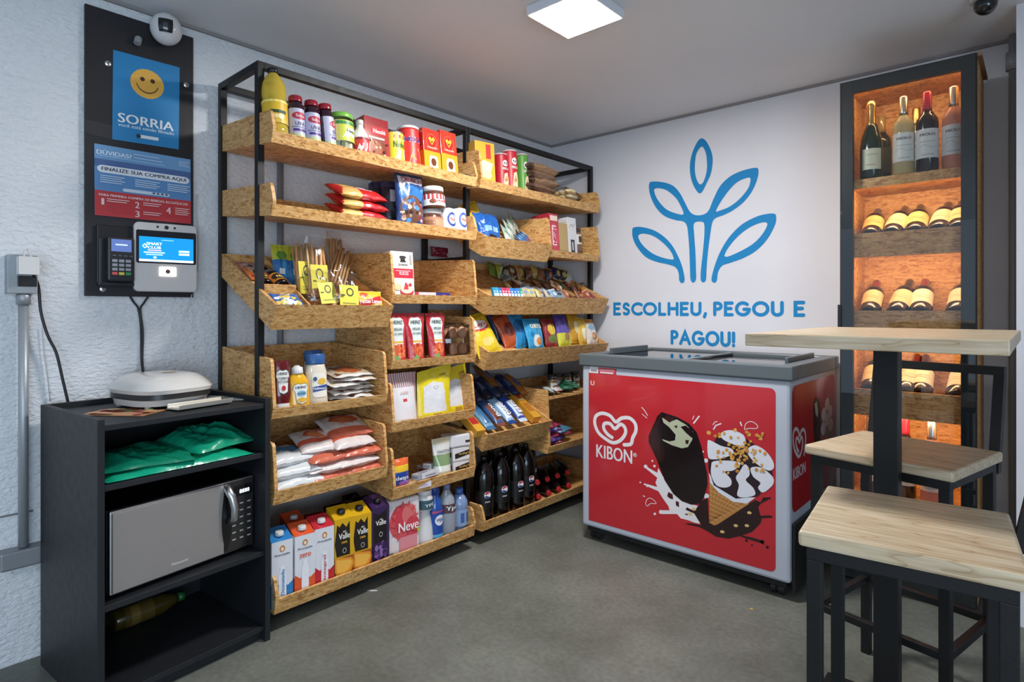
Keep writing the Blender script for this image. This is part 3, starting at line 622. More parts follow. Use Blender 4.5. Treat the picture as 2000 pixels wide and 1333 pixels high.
stool((2.42-.189,-3.10+1.335,0),math.radians(6),'nearest pine-seated bar stool with a round knot, cut off by the right picture edge',.32,.345,'x')
# ------------------------------------------------------------------ black shelf unit with microwave
bsr=math.radians(-90+95.5)  # local x along the front (left to right), local -y to the room
bk_=thing('shelf_unit','black open shelf unit standing left of the shelving, holding a microwave','shelf unit',(.516,-2.648,0),math.radians(95.6))
LW,LD=.509,.452
LB='#1b1e22'
def bp(n,*a): return part(bk_,n,MB().box(*a,LB,'laminate'),.001)
bp('side_panel',0,.018,0,LD,0,.82); bp('side_panel',LW-.018,LW,0,LD,0,.82)
bp('top_board',.018,LW-.018,.006,LD-.015,.787,.803); bp('back_panel',.018,LW-.018,LD-.012,LD,.03,.82)
bp('shelf',.018,LW-.018,.01,LD-.012,.62,.637); bp('shelf',.018,LW-.018,.01,LD-.012,.288,.305); bp('shelf',.018,LW-.018,.01,LD-.012,.035,.052)
bp('plinth',.018,LW-.018,.03,.045,0,.035)
BKM=Matrix.Translation(bk_.location)@Matrix.Rotation(math.radians(95.6),4,'Z')
def onunit(x,y,z): return BKM@Vector((x,y,z))
# microwave
mwp=onunit(.252,.225,.305)
mw=thing('microwave','silver microwave oven with mirrored door on the middle shelf of the black unit','microwave',mwp,math.radians(99.5))
mw_w,mw_h,mw_d=.445,.248,.35
part(mw,'body',MB().box(-mw_w/2,mw_w/2,-mw_d/2+.02,mw_d/2,.012,mw_h,'#3b3d40','metal'),.004)
for sx in (-1,1):
    for sy in (-1,1): part(mw,'foot',MB().lathe([(.012,0),(.012,.012)],'#1a1a1a','plastic',12,(sx*.18,sy*.13,0)))
part(mw,'front_frame',MB().box(-mw_w/2,mw_w/2,-mw_d/2,-mw_d/2+.0195,.012,mw_h,'#b9babc','metal'),.004)
dm=MB(); dm.box(-mw_w/2+.006,mw_w/2-.11,-mw_d/2-.006,-mw_d/2-.0005,.018,mw_h-.006,'#a5a09d','galv')
mf=flat((0,-mw_d/2-.006,0),(1,0,0),(0,0,1)); dm.text(mf,'Panasonic',-.03,.043,.05,.008,'#d8d8d8','print',.0005)
do=part(mw,'door',dm,.001)
hm=MB(); 
hm.poly(mf,[(.118,.235),(.108,.18),(.104,.125),(.108,.07),(.12,.022),(.135,.06),(.141,.125),(.137,.19)],'#121316','gloss',.0006,smooth=4)
hm.tube([(.118,-mw_d/2-.010,.236),(.128,-mw_d/2-.026,.20),(.134,-mw_d/2-.032,.165),(.136,-mw_d/2-.028,.13),(.133,-mw_d/2-.012,.115)],.0125,'#c9c9cb','metal',12)
part(mw,'handle',hm,0,do)
cm=MB(); cm.box(mw_w/2-.108,mw_w/2-.006,-mw_d/2-.006,-mw_d/2-.0005,.018,mw_h-.006,'#6d6b6b','metal')
cm.box(mw_w/2-.075,mw_w/2-.009,-mw_d/2-.0068,-mw_d/2-.0062,.192,.228,'#0d0e10','gloss')
cm.text(mf,'8888',mw_w/2-.038,.207,.036,.013,'#f5f8ff','screen',.0015)
for a in range(3):
    for c in range(6): cm.art(mf,.013,.0045,[('r',0,0,1,1,'#a8a8aa')],'print',.0004,cx=mw_w/2-.075+a*.027,cy=.05+c*.023)
part(mw,'control_panel',cm)
# ------------------------------------------------------------------ left wall: board, posters, terminals, camera, conduit
by0,by1,bz0,bz1=-2.564,-2.222,1.166,2.152
bd=thing('payment_board','tall black panel screwed to the rough left wall, carrying posters and payment devices','wall panel',(0,(by0+by1)/2,(bz0+bz1)/2))
def bpart(n,mb,bev=0): o=mb.build(n,bd,bevel=bev); o.location=-Vector(bd.location); return o
bpart('panel',MB().box(.001,.016,by0,by1,bz0,bz1,'#1b1a1f','laminate'),.001)
for (u,v) in ((211,124),(364,166),(201,565)):
    p=onx(u,v,.016); q=MB(); q.grid(lambda a,b:(.0165+.003*math.sin(PI/2*(1-b)),p.y+.0095*b*math.cos(2*PI*a),p.z+.0095*b*math.sin(2*PI*a)),14,3,'#c9cbcc','metal',cu=True)
    q.box(.0188,.0202,p.y-.003,p.y+.003,p.z-.003,p.z+.003,'#8a8c8e','metal'); bpart('screw_cap',q)
def quadframe(TL,TR,BR,BL,X):
    a,b,c,d=[onx(*p,X) for p in (TL,TR,BR,BL)]
    return lambda x,y,h:((d*(1-x)+c*x)*(1-y)+(a*(1-x)+b*x)*y)+Vector((h,0,0))
qf=quadframe((221,97),(351,132),(349,292),(219,272),.0175)
def sheet(name,qf,col,art,label,cat,mat='print',sub=1):
    m=MB(); n=[qf(0,0,0),qf(1,0,0),qf(1,1,0),qf(0,1,0)]; b=[p-Vector((.0008,0,0)) for p in n]
    m.face(n,col,mat); m.face(b[::-1],'#dddddd','print')
    for k in range(4): m.face([n[(k+1)%4],n[k],b[k],b[(k+1)%4]],col,mat)
    m.art(qf,1,1,art,mat,lift=.0005,cx=.5); return tag(m.build(name),label,cat)
sm=[(.5+.165*math.cos(math.radians(a)),.715+.115*math.sin(math.radians(a))) for a in range(195,346,10)]
sheet('poster',qf,'#2583bd',[('e',.5,.705,.255,.17,'#e9b04b'),('e',.425,.75,.036,.025,'#3f2c25'),('e',.578,.75,.036,.025,'#3f2c25'),('s',sm,.012,'#3f2c25'),
 ('t','SORRIA',.495,.258,.84,.105,'#eef2f5'),('t','você está sendo filmado',.5,.178,.84,.038,'#d3e6f2'),
 ('p',rrect(.36,.062,.68,.10,.019),'#dfe8ee'),('e',.375,.081,.035,.024,'#20343f')],'blue poster with a yellow smiley face and the word SORRIA on the black panel','poster')
qf2=quadframe((184,280),(372,312),(373,438),(185,420),.0175)
A=[('r',0,.80,1,1,'#6d9cc8'),('r',0,.70,1,.80,'#4a679b'),('r',0,0,1,.355,'#c0393f'),('t','DÚVIDAS?',.19,.90,.34,.075,'#dbe8f4'),
 ('p',rrect(.025,.61,.98,.715,.05),'#e4e9f2'),('t','FINALIZE SUA COMPRA AQUI',.505,.662,.88,.06,'#2a3550'),('t','PARA PRIMEIRA COMPRA DE BEBIDAS ALCOÓLICAS!',.5,.30,.92,.042,'#f0dedd'),
 ('p',rrect(.27,.375,.76,.42,.022),'#cfdcea'),
 ('t','1',.075,.20,.025,.09,'#eccfce'),('t','2',.415,.20,.045,.09,'#eccfce'),('t','3',.415,.07,.045,.09,'#eccfce'),('t','4',.745,.17,.05,.10,'#eccfce')]
for (x,y,w_,n,c) in ((.38,.93,.27,1,'#bcd3ea'),(.38,.88,.3,1,'#bcd3ea'),(.04,.835,.66,1,'#a5c4e2'),(.86,.93,.12,3,'#bcd3ea'),(.05,.56,.24,4,'#cfe0f0'),(.39,.56,.26,4,'#cfe0f0'),(.73,.56,.25,4,'#cfe0f0'),(.11,.235,.22,2,'#eccfce'),(.47,.235,.19,2,'#eccfce'),(.47,.10,.19,2,'#eccfce'),(.81,.21,.16,4,'#eccfce')):
    for k in range(n): A.append(('r',x,y-k*.03,x+w_*(1-.12*(k%2)),y-k*.03+.011,c))
for k in range(4): A.append(('e',.58+k*.045,.397,.013,.014,'#37506e'))
sheet('poster',qf2,'#5b8cc0',A,'blue and red instruction poster with white writing, above the payment devices','poster')
# clear tape strips
tp=MB(); tp.face([onx(u,v,.0192) for u,v in ((167,233),(221,246),(221,272),(167,260))][::-1],'#ffffff','clearfilm'); 
tag(tp.build('tape_strip'),'strip of clear tape across the left edge of the smiley poster','tape')
# card terminal in its cradle
ct_=thing('card_terminal','black card payment terminal with keypad in a holder, left of the white touchscreen','card reader',tuple(onx(226,500,.017)))
rl=Matrix.Rotation(math.radians(90),4,'Z')
ct_.rotation_euler=(0,math.radians(0),math.radians(90))
def cpt(n,mb,bev=0,par=None): return mb.build(n,par or ct_,bevel=bev)
cpt('cradle',MB().box(-.058,.052,-.012,-.0005,-.105,.103,'#17171b','plastic').box(-.056,-.046,-.03,-.0122,-.10,.055,'#24262c','plastic').box(-.058,.052,-.03,-.0122,-.105,-.093,'#202228','plastic'),.003)
tm=MB().box(-.034,.046,-.042,-.0125,-.09,.062,'#26282e','plastic'); cb=cpt('body',tm,.006)
tf=flat((0,-.0425,0),(1,0,0),(0,0,1)); sc_=MB(); sc_.art(tf,.06,.042,[('r',0,0,1,1,'#4f6296'),('r',.2,.5,.8,.62,'#a9b9de')],'screen',.0006,cx=.006,cy=.012); cpt('screen',sc_,0,cb)
kp=MB()
for r_ in range(4):
    for c_ in range(3):
        x=-.014+c_*.02; z=-.02-r_*.0145; col='#9a9ca4' if r_<3 else ['#d9605c','#dcc75a','#3f9a5a'][c_]
        kp.box(x-.0078,x+.0078,-.0455,-.0421,z-.0048,z+.0048,col,'plastic')
for k in range(4): kp.box(-.02+k*.0165,-.01+k*.0165,-.0445,-.0421,-.0035,-.0005,'#6a6c74','plastic')
cpt('keypad',kp,0,cb)
# touchscreen terminal
q4=[onx(*p,.05) for p in ((258,432),(380,443),(388,573),(268,568))]
cy_=sum(p.y for p in q4)/4; cz_=sum(p.z for p in q4)/4; tw=.215; th2=(q4[0].z+q4[1].z-q4[2].z-q4[3].z)/2
ts=thing('touchscreen_terminal','white self-checkout terminal with a lit blue screen, on the lower right of the black panel','checkout terminal',(.017,cy_,cz_),math.radians(82))
ts.location.x=.030
W2,H2=.2,th2
m=MB(); m.poly(flat((0,0,0),(1,0,0),(0,0,1)),rrect(-W2/2,-H2/2,W2/2,H2/2,.016),'#cfc9c6','plastic',0)
P_=rrect(-W2/2,-H2/2,W2/2,H2/2,.016)
m=MB().prism([(x,z) for x,z in P_],'y',-.032,-.0005,'#cdc8c6','plastic')
m.v=[(v[0],v[1],v[2]) for v in m.v]
tbdy=m.build('housing',ts,bevel=.004)
tf2=flat((0,-.0325,0),(1,0,0),(0,0,1)); m=MB()
m.poly(tf2,rrect(-W2/2+.006,-.022,W2/2-.004,H2/2-.028,.006),'#14181f','gloss',.0008)
m.art(tf2,W2-.028,.088,[('r',0,0,1,1,'#1488d8'),('r',0,0,1,.09,'#e4f0fa'),('t','SMART',.27,.72,.28,.11,'#ffffff'),('t','CLUB',.27,.57,.24,.10,'#ffffff'),('s',[(.06,.62),(.10,.70),(.14,.6),(.1,.54),(.06,.62)],.03,'#ffffff'),
  ('r',.15,.43,.4,.48,'#e7b7c6'),('r',.08,.34,.46,.39,'#bfe0f6'),('r',.12,.26,.42,.30,'#bfe0f6'),('r',.72,.42,.92,.50,'#dff0fb'),('r',.72,.30,.92,.38,'#dff0fb'),('e',.28,.17,.03,.045,'#dff0fb'),('r',.4,.87,.62,.895,'#9fd2f2')],'screen',.0012,cx=.001,cy=-.016)
m.build('screen',ts)
m=MB(); m.box(-.022,.03,-.0345,-.0325,-.066,-.034,'#ffffff','scanglow'); m.art(tf2,.016,.016,[('e',.5,.5,.5,.5,'#6b4a3c')],'print',.0025,cx=.004,cy=-.058); m.build('scanner_window',ts)
m=MB()
for x,r in ((-.028,.004),(0,.007),(.026,.004)): m.art(tf2,2*r,2*r,[('e',.5,.5,.5,.5,'#26292c')],'gloss',.0008,cx=x,cy=H2/2-.014-r)
m.build('camera_lens',ts)
# dome camera
p=onx(325,57,.07)
dc=thing('dome_camera','white round security camera with a black lens at the top of the black panel','security camera',(.068,p.y,p.z),math.radians(70))
m=MB(); m.ball((0,0,0),.056,'#d5d5d6','gloss',28,18,sc=(.92,.92,1)); m.build('head',dc)
m=MB(); fc=lambda x,y,h:Vector((x,y,0)).normalized() if 0 else None
def sph(R,ax,el):
    def f(x,y,h):
        a=-PI/2+ax+x/R; e=el+y/R; return Vector(((R+h)*math.cos(e)*math.cos(a),(R+h)*math.cos(e)*math.sin(a),(R+h)*math.sin(e)))
    return f
m.grid(lambda u,v:sph(.056,.0,-.12)((u-.5)*.046,(v-.5)*.046,.0012),8,8,'#121316','gloss'); m.grid(lambda u,v:sph(.056,0,-.12)((u-.5)*.016,(v-.5)*.016,.003),4,4,'#30333c','gloss'); m.build('lens_window',dc)
MB().lathe([(.03,0),(.034,.012)],'#c9c9ca','gloss',20).build('mount',dc).rotation_euler=(math.radians(-90),0,math.radians(20))
dc.children[-1].location=Matrix.Rotation(math.radians(-70),3,'Z')@Vector((-.051,0,0))
tag(MB().tube([(.0165,-2.405,2.085),(.03,-2.41,2.08),(.035,-2.415,2.06)],.012,'#8d8f94','fabric').build('cable_grommet'),'grey fibrous patch beside the round security camera','cable hole')
# electric conduit, socket box, charger and cables at the far left
def wl(u,v,X): p=onx(u,v,X); return (p.x,p.y,p.z)
co=thing('wall_conduit','galvanised vertical conduit with a socket box on the far left of the wall','conduit',wl(50,800,.03))
def cop(n,mb,bev=0): o=mb.build(n,co,bevel=bev); o.location=-Vector(co.location); return o
a=onx(46,560,.03); b=onx(53,1100,.03); yc=-2.79
a=Vector((.03,onx(46,560,.03).y,1.13)); 
cop('pipe',MB().tube([(.028,a.y,1.17),(.028,a.y,.375)],.0135,'#a9aeb3','galv',16))
cop('socket_box',MB().box(.001,.05,a.y-.042,a.y+.032,1.17,1.29,'#9ea3a8','galv').box(.0505,.054,a.y-.018,a.y+.030,1.192,1.225,'#1b1c1f','plastic'),.004)
cop('collar',MB().lathe([(.019,0),(.019,.03),(.016,.034)],'#9ea3a8','galv',16,(.028,a.y,1.135)))
cop('elbow',MB().box(.001,.055,a.y-.06,a.y+.19,.315,.372,'#8f9499','galv').tube([(.028,a.y-.06,.345),(.028,a.y-.6,.338)],.0135,'#8f959b','galv',14),.006)
tag(MB().box(.0545,.10,a.y-.022,a.y+.028,1.228,1.283,'#dfdedb','plastic').tube([(.07,a.y-.005,1.2835),(.07,a.y-.005,1.30),(.07,a.y+.005,1.31),(.07,a.y+.012,1.2835)],.0035,'#d8d8d6','plastic').build('power_adapter',bevel=.005),'white plug adapter pushed into the socket box','power adapter')
cab=[(62,538),(75,560),(80,610),(93,655),(110,690),(122,740),(133,787)]
pp=[Vector(wl(u,v,.03+.002*k)) for k,(u,v) in enumerate(cab)]; pp[0].x=.057
tag(MB().tube(spline(pp,6,False)+[Vector((.04,pp[-1].y+.01,.70))],.0045,'#14161f','plastic').build('power_cable'),'thick black cable hanging from the socket box behind the black unit','cable')
for i,(pts_,r,col,lab) in enumerate(([[(254,580),(262,592),(270,604),(275,640),(276,704)],.0035,'#1a1a1e','left of two black cables hanging below the black panel, crossing above the grill'],
     [[(289,580),(281,592),(274,606),(279,650),(278,706)],.0035,'#1c1c20','right of two black cables hanging below the black panel, crossing above the grill'],
     [[(375,575),(368,600),(358,620)],.0018,'#d0d0d0','thin white wire hanging from the touchscreen terminal'],
     [[(384,380),(383,420),(388,480),(386,530)],.002,'#c9c9cb','thin white wire running beside the right edge of the black panel'],
     [[(82,640),(86,690),(92,730),(98,785)],.0015,'#b9bcc0','hair-thin grey wire on the wall right of the conduit'])):
    P=[Vector(wl(u,v,.008 if i!=2 else .02)) for u,v in pts_]
    if i<2: P.append(P[-1]+Vector((.02,.0,-.05)))
    tag(MB().tube(spline(P,5,False),r,col,'plastic',6).build('cable'),lab,'cable')
# conduit behind the shelving
y_=onx(548,480,.02).y
tag(MB().tube([(.018,y_,.5),(.018,y_,1.97)],.013,'#8e9399','galv',12).build('wall_conduit'),'thin galvanised conduit running up the wall behind the left end of the shelving','conduit')
# ceiling lamp, right conduit, ceiling camera
lp=thing('ceiling_lamp','bright square surface-mounted LED panel on the ceiling','ceiling light',(1.175,-1.365,HC))
q=MB().box(-.125,.125,-.125,.125,-.034,-.0005,'#d8dde6','plastic').build('housing',lp,bevel=.003)
MB().box(-.118,.118,-.118,.118,-.0355,-.0342,mat='lampface').build('diffuser',lp)
pc=ony(1979,600,-.06)
tag(MB().tube([(pc.x,-.05,0),(pc.x,-.05,2.199)],.0145,'#9a9ea2','plastic',16).lathe([(.024,0),(.024,.07)],'#8d9195','plastic',16,(pc.x,-.05,2.06)).build('wall_conduit'),'vertical grey conduit on the back wall right of the wine cabinet','conduit')
pk=onz(1925,6,2.17)
q=thing('ceiling_camera','small dark dome camera cut off by the top right picture edge','security camera',(pk.x,pk.y,HC-.001))
MB().lathe([(.045,-.02),(.045,0)],'#c9c9c9','gloss',20).build('base',q); MB().ball((0,0,-.035),.034,'#1a1b1d','gloss').build('dome',q)
# ------------------------------------------------------------------ things on the black unit
g0=onunit(.275,.262,.804)
gr=thing('contact_grill','white domed electric grill with a drip tray on top of the black unit','electric grill',g0,math.radians(103))
def sq(u,v,a,b,z0,z1,pw=.5,flatn=.0):
    # rounded-square dome
    th=2*PI*u; c,s_=math.cos(th),math.sin(th); n=(abs(c)**3.4+abs(s_)**3.4)**(-1/3.4); r=math.sin(PI/2*v) if 0 else v
    return (a*c*n*r,b*s_*n*r,z1-(z1-z0)*(v**5.5))
m=MB(); m.grid(lambda u,v:sq(u,v,.128,.145,.062,.107),40,12,'#d6d3ce','gloss',cu=True,flip=False)
m.grid(lambda u,v:(sq(u,1,.128,.145,.062,.107)[0]*(1-.03*v),sq(u,1,.128,.145,.062,.107)[1]*(1-.03*v),.062-.012*v),40,2,'#cfccc8','gloss',cu=True)
m.v=[v for v in m.v]; m.build('lid',gr)
m=MB(); m.grid(lambda u,v:(sq(u,1,.122,.138,0,0)[0],sq(u,1,.122,.138,0,0)[1],.0505-.018*v),40,1,'#2c2b2a','plastic',cu=True); m.build('hot_plate',gr)
m=MB(); m.grid(lambda u,v:(sq(u,1,.120,.125,0,0)[0]*(1-.04*v),sq(u,1,.120,.125,0,0)[1]*(1-.04*v),.031-.020*v),40,2,'#cbc9c5','gloss',cu=True)
m.face([(sq(k/40,1,.120,.125,0,0)[0],sq(k/40,1,.120,.125,0,0)[1],.031) for k in range(40)],'#cbc9c5','gloss'); m.build('base',gr)
for sx in (-.09,.09):
    for sy in (-.08,.08): MB().lathe([(.008,.0),(.009,.012)],'#c9c9c9','plastic',10,(sx,sy,0)).build('foot',gr)
m=MB(); m.prism([(-.200,.019),(-.190,.004),(-.13,.003),(-.13,.019),(-.134,.019),(-.136,.009),(-.188,.010),(-.196,.019)],'x',-.06,.125,'#d9d2c2','gloss'); m.build('drip_tray',gr,bevel=.001)
m=MB(); m.art(flat((.01,-.045,.1068),(1,0,0),(0,1,0)),.05,.035,[('e',.5,.5,.5,.5,'#c59a5d'),('e',.5,.5,.4,.36,'#a37b48')],'print',.0006,cy=0)
m.build('badge',gr)
m=MB(); m.tube([(.02,.1,.05),(.04,.14,.03),(.0,.17,.045)],.003,'#d8d8d8','plastic'); m.build('cord',gr)
def leaflet(u,v,z,w,h,rz,col,art,name,label,cat,mat='print'):
    p=onz(u,v,z); m=MB().box(-w/2,w/2,-h/2,h/2,0,.0012,col,mat); m.art(flat((0,0,.0012),(1,0,0),(0,1,0)),w,h,art,mat,.0004,cx=0,cy=-h/2)
    return tag(m.build(name,loc=(p.x,p.y,z),rz=rz),label,cat)
rf=random.Random(3)
fl=[('e',rf.random()*.9+.05,rf.random()*.8+.1,.05+.06*rf.random(),.05+.08*rf.random(),rf.choice(['#c9713f','#d99a58','#a84f3a','#e2b98a','#7f8a4a','#c8565a'])) for _ in range(26)]
leaflet(243,806,.8042,.20,.12,math.radians(38),'#c58f66',fl,'flyer','orange-brown printed flyer lying on the left of the black unit top','flyer')
stp=[('r',.03+.1*k,0.05,.06+.1*k,.95,'#b9c2bd') for k in range(10)]
leaflet(443,778,.8042,.14,.12,math.radians(52),'#e3e6e4',stp,'paper_napkin','white paper with faint green stripes on the right of the black unit top','paper')
# green plastic bags: crumpled translucent sheets
def crumple(name,label,cxyz,w,d,h,seed,col,rz,lay=0):
    m=MB(); off=Vector((seed*7.3,seed*3.1,0))
    def f(u,v,top):
        x=(u-.5)*w*(1+.12*noise.noise(Vector((v*3,seed,1)))); y=(v-.5)*d*(1+.1*noise.noise(Vector((u*3,seed,5))))
        e=(max(0,math.sin(PI*u))**.45)*(max(0,math.sin(PI*v))**.45)
        n=.7+.45*noise.noise(Vector((u*2.2,v*2,0))+off)+.55*(.3-abs(noise.noise(Vector((u*4.5+v*2,v*1.6,2))+off)))+.22*(.25-abs(noise.noise(Vector((u*5+v*5,v*7,3))+off)))+.03*noise.noise(Vector((u*26,v*22,3))+off)
        return (x,y,max(.002,h*e*max(.08,n)) if top else .001)
    m.grid(lambda u,v:f(u,v,True),70,50,col,'film'); m.grid(lambda u,v:f(u,v,False),8,6,col,'film',flip=True)
    return tag(m.build(name,loc=cxyz,rz=rz),label,'plastic bag','green plastic bags')
base=.6385
crumple('plastic_bag','wide folded green plastic carrier bag lying lowest in the top compartment of the black unit',onunit(.245,.17,base),.43,.31,.045,1,'#17a882',math.radians(95))
crumple('plastic_bag','crumpled green plastic carrier bag bunched up on the right end of the pile',onunit(.37,.17,base+.03),.24,.24,.075,2,'#149a75',math.radians(110))
crumple('plastic_bag','thin green plastic carrier bag draped over the front left of the pile',onunit(.16,.15,base+.02),.28,.24,.05,4,'#0e7f60',math.radians(84))
# bottle lying in the lowest compartment
# ------------------------------------------------------------------ goods: builders
def box_item(name,label,cat,w,d,h,col,front=(),side=(),top=(),mat='print',group=None,bev=.0012,sidecol=None):
    m=MB().box(-w/2,w/2,-d/2,d/2,0,h,col,mat)
    if front: m.art(flat((0,-d/2,0),(1,0,0),(0,0,1)),w,h,front,mat)
    if side:
        m.art(flat((-w/2,0,0),(0,-1,0),(0,0,1)),d,h,side,mat,cx=0); m.art(flat((w/2,0,0),(0,1,0),(0,0,1)),d,h,side,mat,cx=0)
    if top: m.art(flat((0,-d/2,h),(1,0,0),(0,1,0)),w,d,top,mat)
    return tag(m.build(name,bevel=bev),label,cat,group)
def bottle(name,label,cat,prof,col,mat='gloss',cap=None,labels=(),seg=28,group=None,capname='cap',colf=None,inner=None):
    r=thing(name,label,cat,group=group)
    MB().lathe(prof,col,mat,seg,colf=colf).build('body',r)
    if inner: MB().lathe(inner[0],inner[1],inner[2],20).build('contents',r)
    if cap: MB().lathe(cap[0],cap[1],cap[2] if len(cap)>2 else 'plastic',20).build(capname,r)
    for (rad,z0,hh,W,bg,art) in labels:
        m=MB(); fr=cyl(rad,z0); 
        m.grid(lambda u,v:fr((u-.5)*W,v*hh,.0004),max(6,int(W/rad*6)),1,bg,'print')
        m.art(fr,W,hh,art,'print',.0009,sub=10); m.build('label',r)
    return r
def pouch(name,label,cat,w,h,t,art,bg='#ffffff',mat='film',seed=0,wr=1.0,group=None,gus=False,nx=30,ny=36,full=.5,backcol=None,pinch=.05,crimp=.05,taper=0,slant=0):
    m=MB()
    def pos(x,y,sgn,lift=0):
        yy=min(1,max(0,(y-(0 if gus else crimp))/(1-crimp*(1 if gus else 2))))
        by=(math.sin(PI*yy)**full if 0<yy<1 else 0) if not gus else (max(0,math.cos(PI/2*yy))**.75)
        bx=max(0,math.sin(PI*x))**(full if not gus else .7)
        nz=noise.noise(Vector((x*4,y*4,seed*3.7+sgn)))*.10*wr+noise.noise(Vector((x*11,y*9,seed*1.7+sgn)))*.05*wr
        edge=max(abs(2*x-1),abs(2*y-1))
        X=(x-.5)*w*(1-pinch*math.sin(PI*y))*(1-taper*(1-y))+slant*w*y*y*.5+noise.noise(Vector((y*5,seed,sgn*0)))*.012*w*wr
        Y=sgn*(t/2)*bx*by*(1+nz*2)+t*nz*.6*(bx*by)+(noise.noise(Vector((x*5,seed*2,y*2)))*t*.12*wr)*(1 if not gus else y)
        return Vector((X,Y+sgn*(.0006+lift),y*h*(1+.01*noise.noise(Vector((x*6,seed,2)))+slant*(x-.5)*y)))
    def paint(x,y):
        c=bg
        for s in art:
            if s[0]=='r' and s[1]<=x<=s[3] and s[2]<=y<=s[4]: c=s[5]
            elif s[0]=='e' and ((x-s[1])/s[3])**2+((y-s[2])/s[4])**2<=1: c=s[5]
            elif s[0]=='p':
                P=s[1]; k=False
                for i in range(len(P)):
                    (x1,y1),(x2,y2)=P[i],P[i-1]
                    if (y1>y)!=(y2>y) and x<(x2-x1)*(y-y1)/(y2-y1)+x1: k=not k
                if k: c=s[2]
        return c
    m.grid(lambda u,v:pos(u,v,-1),nx,ny,bg,mat,paint=paint)
    m.grid(lambda u,v:pos(u,v,1),nx//2,ny//2,backcol or bg,mat,paint=(lambda x,y:backcol or paint(x,y)),flip=True)
    for s in art:
        if s[0]=='t':
            m.text(lambda x,y,l:pos(min(.99,max(.01,x)),min(.99,max(.01,y)),-1,.0032+l),s[1],s[2],s[3],s[4],s[5],s[6],'print',.0006)
    return tag(m.build(name),label,cat,group)
def put(o,key,X,y,yaw=0,z=None,tilt=None):
    if z is None and o.type=='EMPTY' and o.children and 'data' and o.children[0].data:
        X=min(X,.437-max(abs(v.co.y) for v in o.children[0].data.vertices if v.co.z<.06))
    a=slopeang(key) if tilt is None else math.radians(tilt)
    o.location=(X,y,(floorz(key,X) if z is None else z)); o.rotation_euler=(-a,0,math.radians(90+yaw)); return o
def lie(o,key,Xf,y,yaw=0,z=0,t=.03,extra=0):
    "lay a flat pack on its back: its foot towards the room, its face up"
    a=slopeang(key); o.location=(Xf,y,floorz(key,Xf)+t/2+z); o.rotation_euler=(math.radians(-90+extra)+a,0,math.radians(90+yaw)); return o
def fit(key,u0,u1,vt,X):
    "size and place of a front seen between two pixel columns, its top at row vt"
    y0,y1=yu(u0,X),yu(u1,X); return y1-y0,onx((u0+u1)/2,vt,X).z-floorz(key,X),(y0+y1)/2
R=random.Random(11)
def stipple(n,cols,x0,y0,x1,y1,rx,ry): return [('e',R.uniform(x0,x1),R.uniform(y0,y1),rx*R.uniform(.6,1.2),ry*R.uniform(.6,1.2),R.choice(cols)) for _ in range(n)]
# ---- top left tray
w_,h_,y_=fit('T1',527,572,122,.44); rr_=w_/2
o=bottle('oil_bottle','tall clear bottle of golden cooking oil at the left end of the top tray','bottle',[(rr_*.85,0),(rr_,.006),(rr_,.05),(rr_*.93,.06),(rr_,.07),(rr_,h_*.52),(rr_*.94,h_*.55),(rr_*.99,h_*.60),(rr_*.99,h_*.68),(rr_*.9,h_*.77),(rr_*.66,h_*.85),(rr_*.4,h_*.90),(rr_*.36,h_*.92)],'#e6c84e','liquid',cap=([(rr_*.42,h_*.91),(rr_*.42,h_*.975),(rr_*.36,h_*.98)],'#1a1b20'),
 labels=[(rr_+.0004,h_*.21,h_*.3,rr_*4.2,'#dcb32c',[('r',0,.0,1,.16,'#c9b860'),('r',.3,.42,.62,.56,'#2c4a26'),('r',.3,.2,.5,.36,'#e8dfa8'),('e',.5,.28,.06,.12,'#f4e9b0'),('r',0,.9,1,1,'#f3dd72')])])
put(o,'T1',.405,y_+.004)
def jamjar(label):
    w,h,_=fit('T1',573,602,186,.43); r=w/2
    o=bottle('grape_juice_jar',label,'jar',[(r*.86,0),(r,.008),(r,h*.76),(r*.86,h*.84),(r*.72,h*.87),(r*.72,h*.9)],'#2a1120','gloss',cap=([(r*.84,h*.885),(r*.86,h*.9),(r*.86,h*.985),(r*.8,h)],'#8f1a2c','gloss'),capname='lid',
     labels=[(r+.0004,h*.14,h*.58,r*3.6,'#b9b9d2',[('r',0,0,1,.12,'#b7c79a'),('e',.5,.74,.28,.13,'#b02a3c'),('t','Suco',.5,.74,.3,.1,'#f0dfe6'),('t','UVA',.5,.46,.36,.13,'#5a5a74'),('r',.25,.2,.75,.28,'#4c2f80'),('r',.2,.33,.8,.36,'#7d7c9e')])],group=None); return o
j=jamjar('dark grape juice jar with red lid, first of three, beside the golden oil bottle'); put(j,'T1',.415,yu(587,.43))
put(dup(j,'dark grape juice jar with red lid, middle of the three'),'T1',.415,yu(618,.43))
put(dup(j,'dark grape juice jar with red lid, turned sideways beside the green-lidded jar'),'T1',.413,yu(649,.43),50)
w,h,y=fit('T1',662,704,221,.44); r=w/2
o=bottle('heart_of_palm_jar','glass jar of pale palm hearts with green lid on the top tray','jar',[(r*.9,0),(r,.006),(r,h*.86),(r*.93,h*.9)],'#d9dcae','clearplastic',cap=([(r*.97,h*.88),(r,h*.9),(r,h*.98),(r*.95,h)],'#74b443'),capname='lid',
  labels=[(r+.0005,h*.3,h*.5,r*3.3,'#c8cf4e',[('r',0,0,.3,1,'#dfd68a'),('p',[(.35,.15),(.95,.3),(.9,.75),(.5,.6)],'#eef0e2'),('t','Hemmer',.68,.5,.42,.16,'#1f5a35'),('r',.2,.8,.8,.95,'#3e8a46')])])
m=MB()
for k in range(7): a=k*2*PI/7; m.lathe([(.011,0),(.012,.01),(.012,h*.68),(.010,h*.7)],'#e5e0b8','gloss',10,(r*.62*math.cos(a),r*.62*math.sin(a),.005))
m.build('contents',o); put(o,'T1',.40,y)
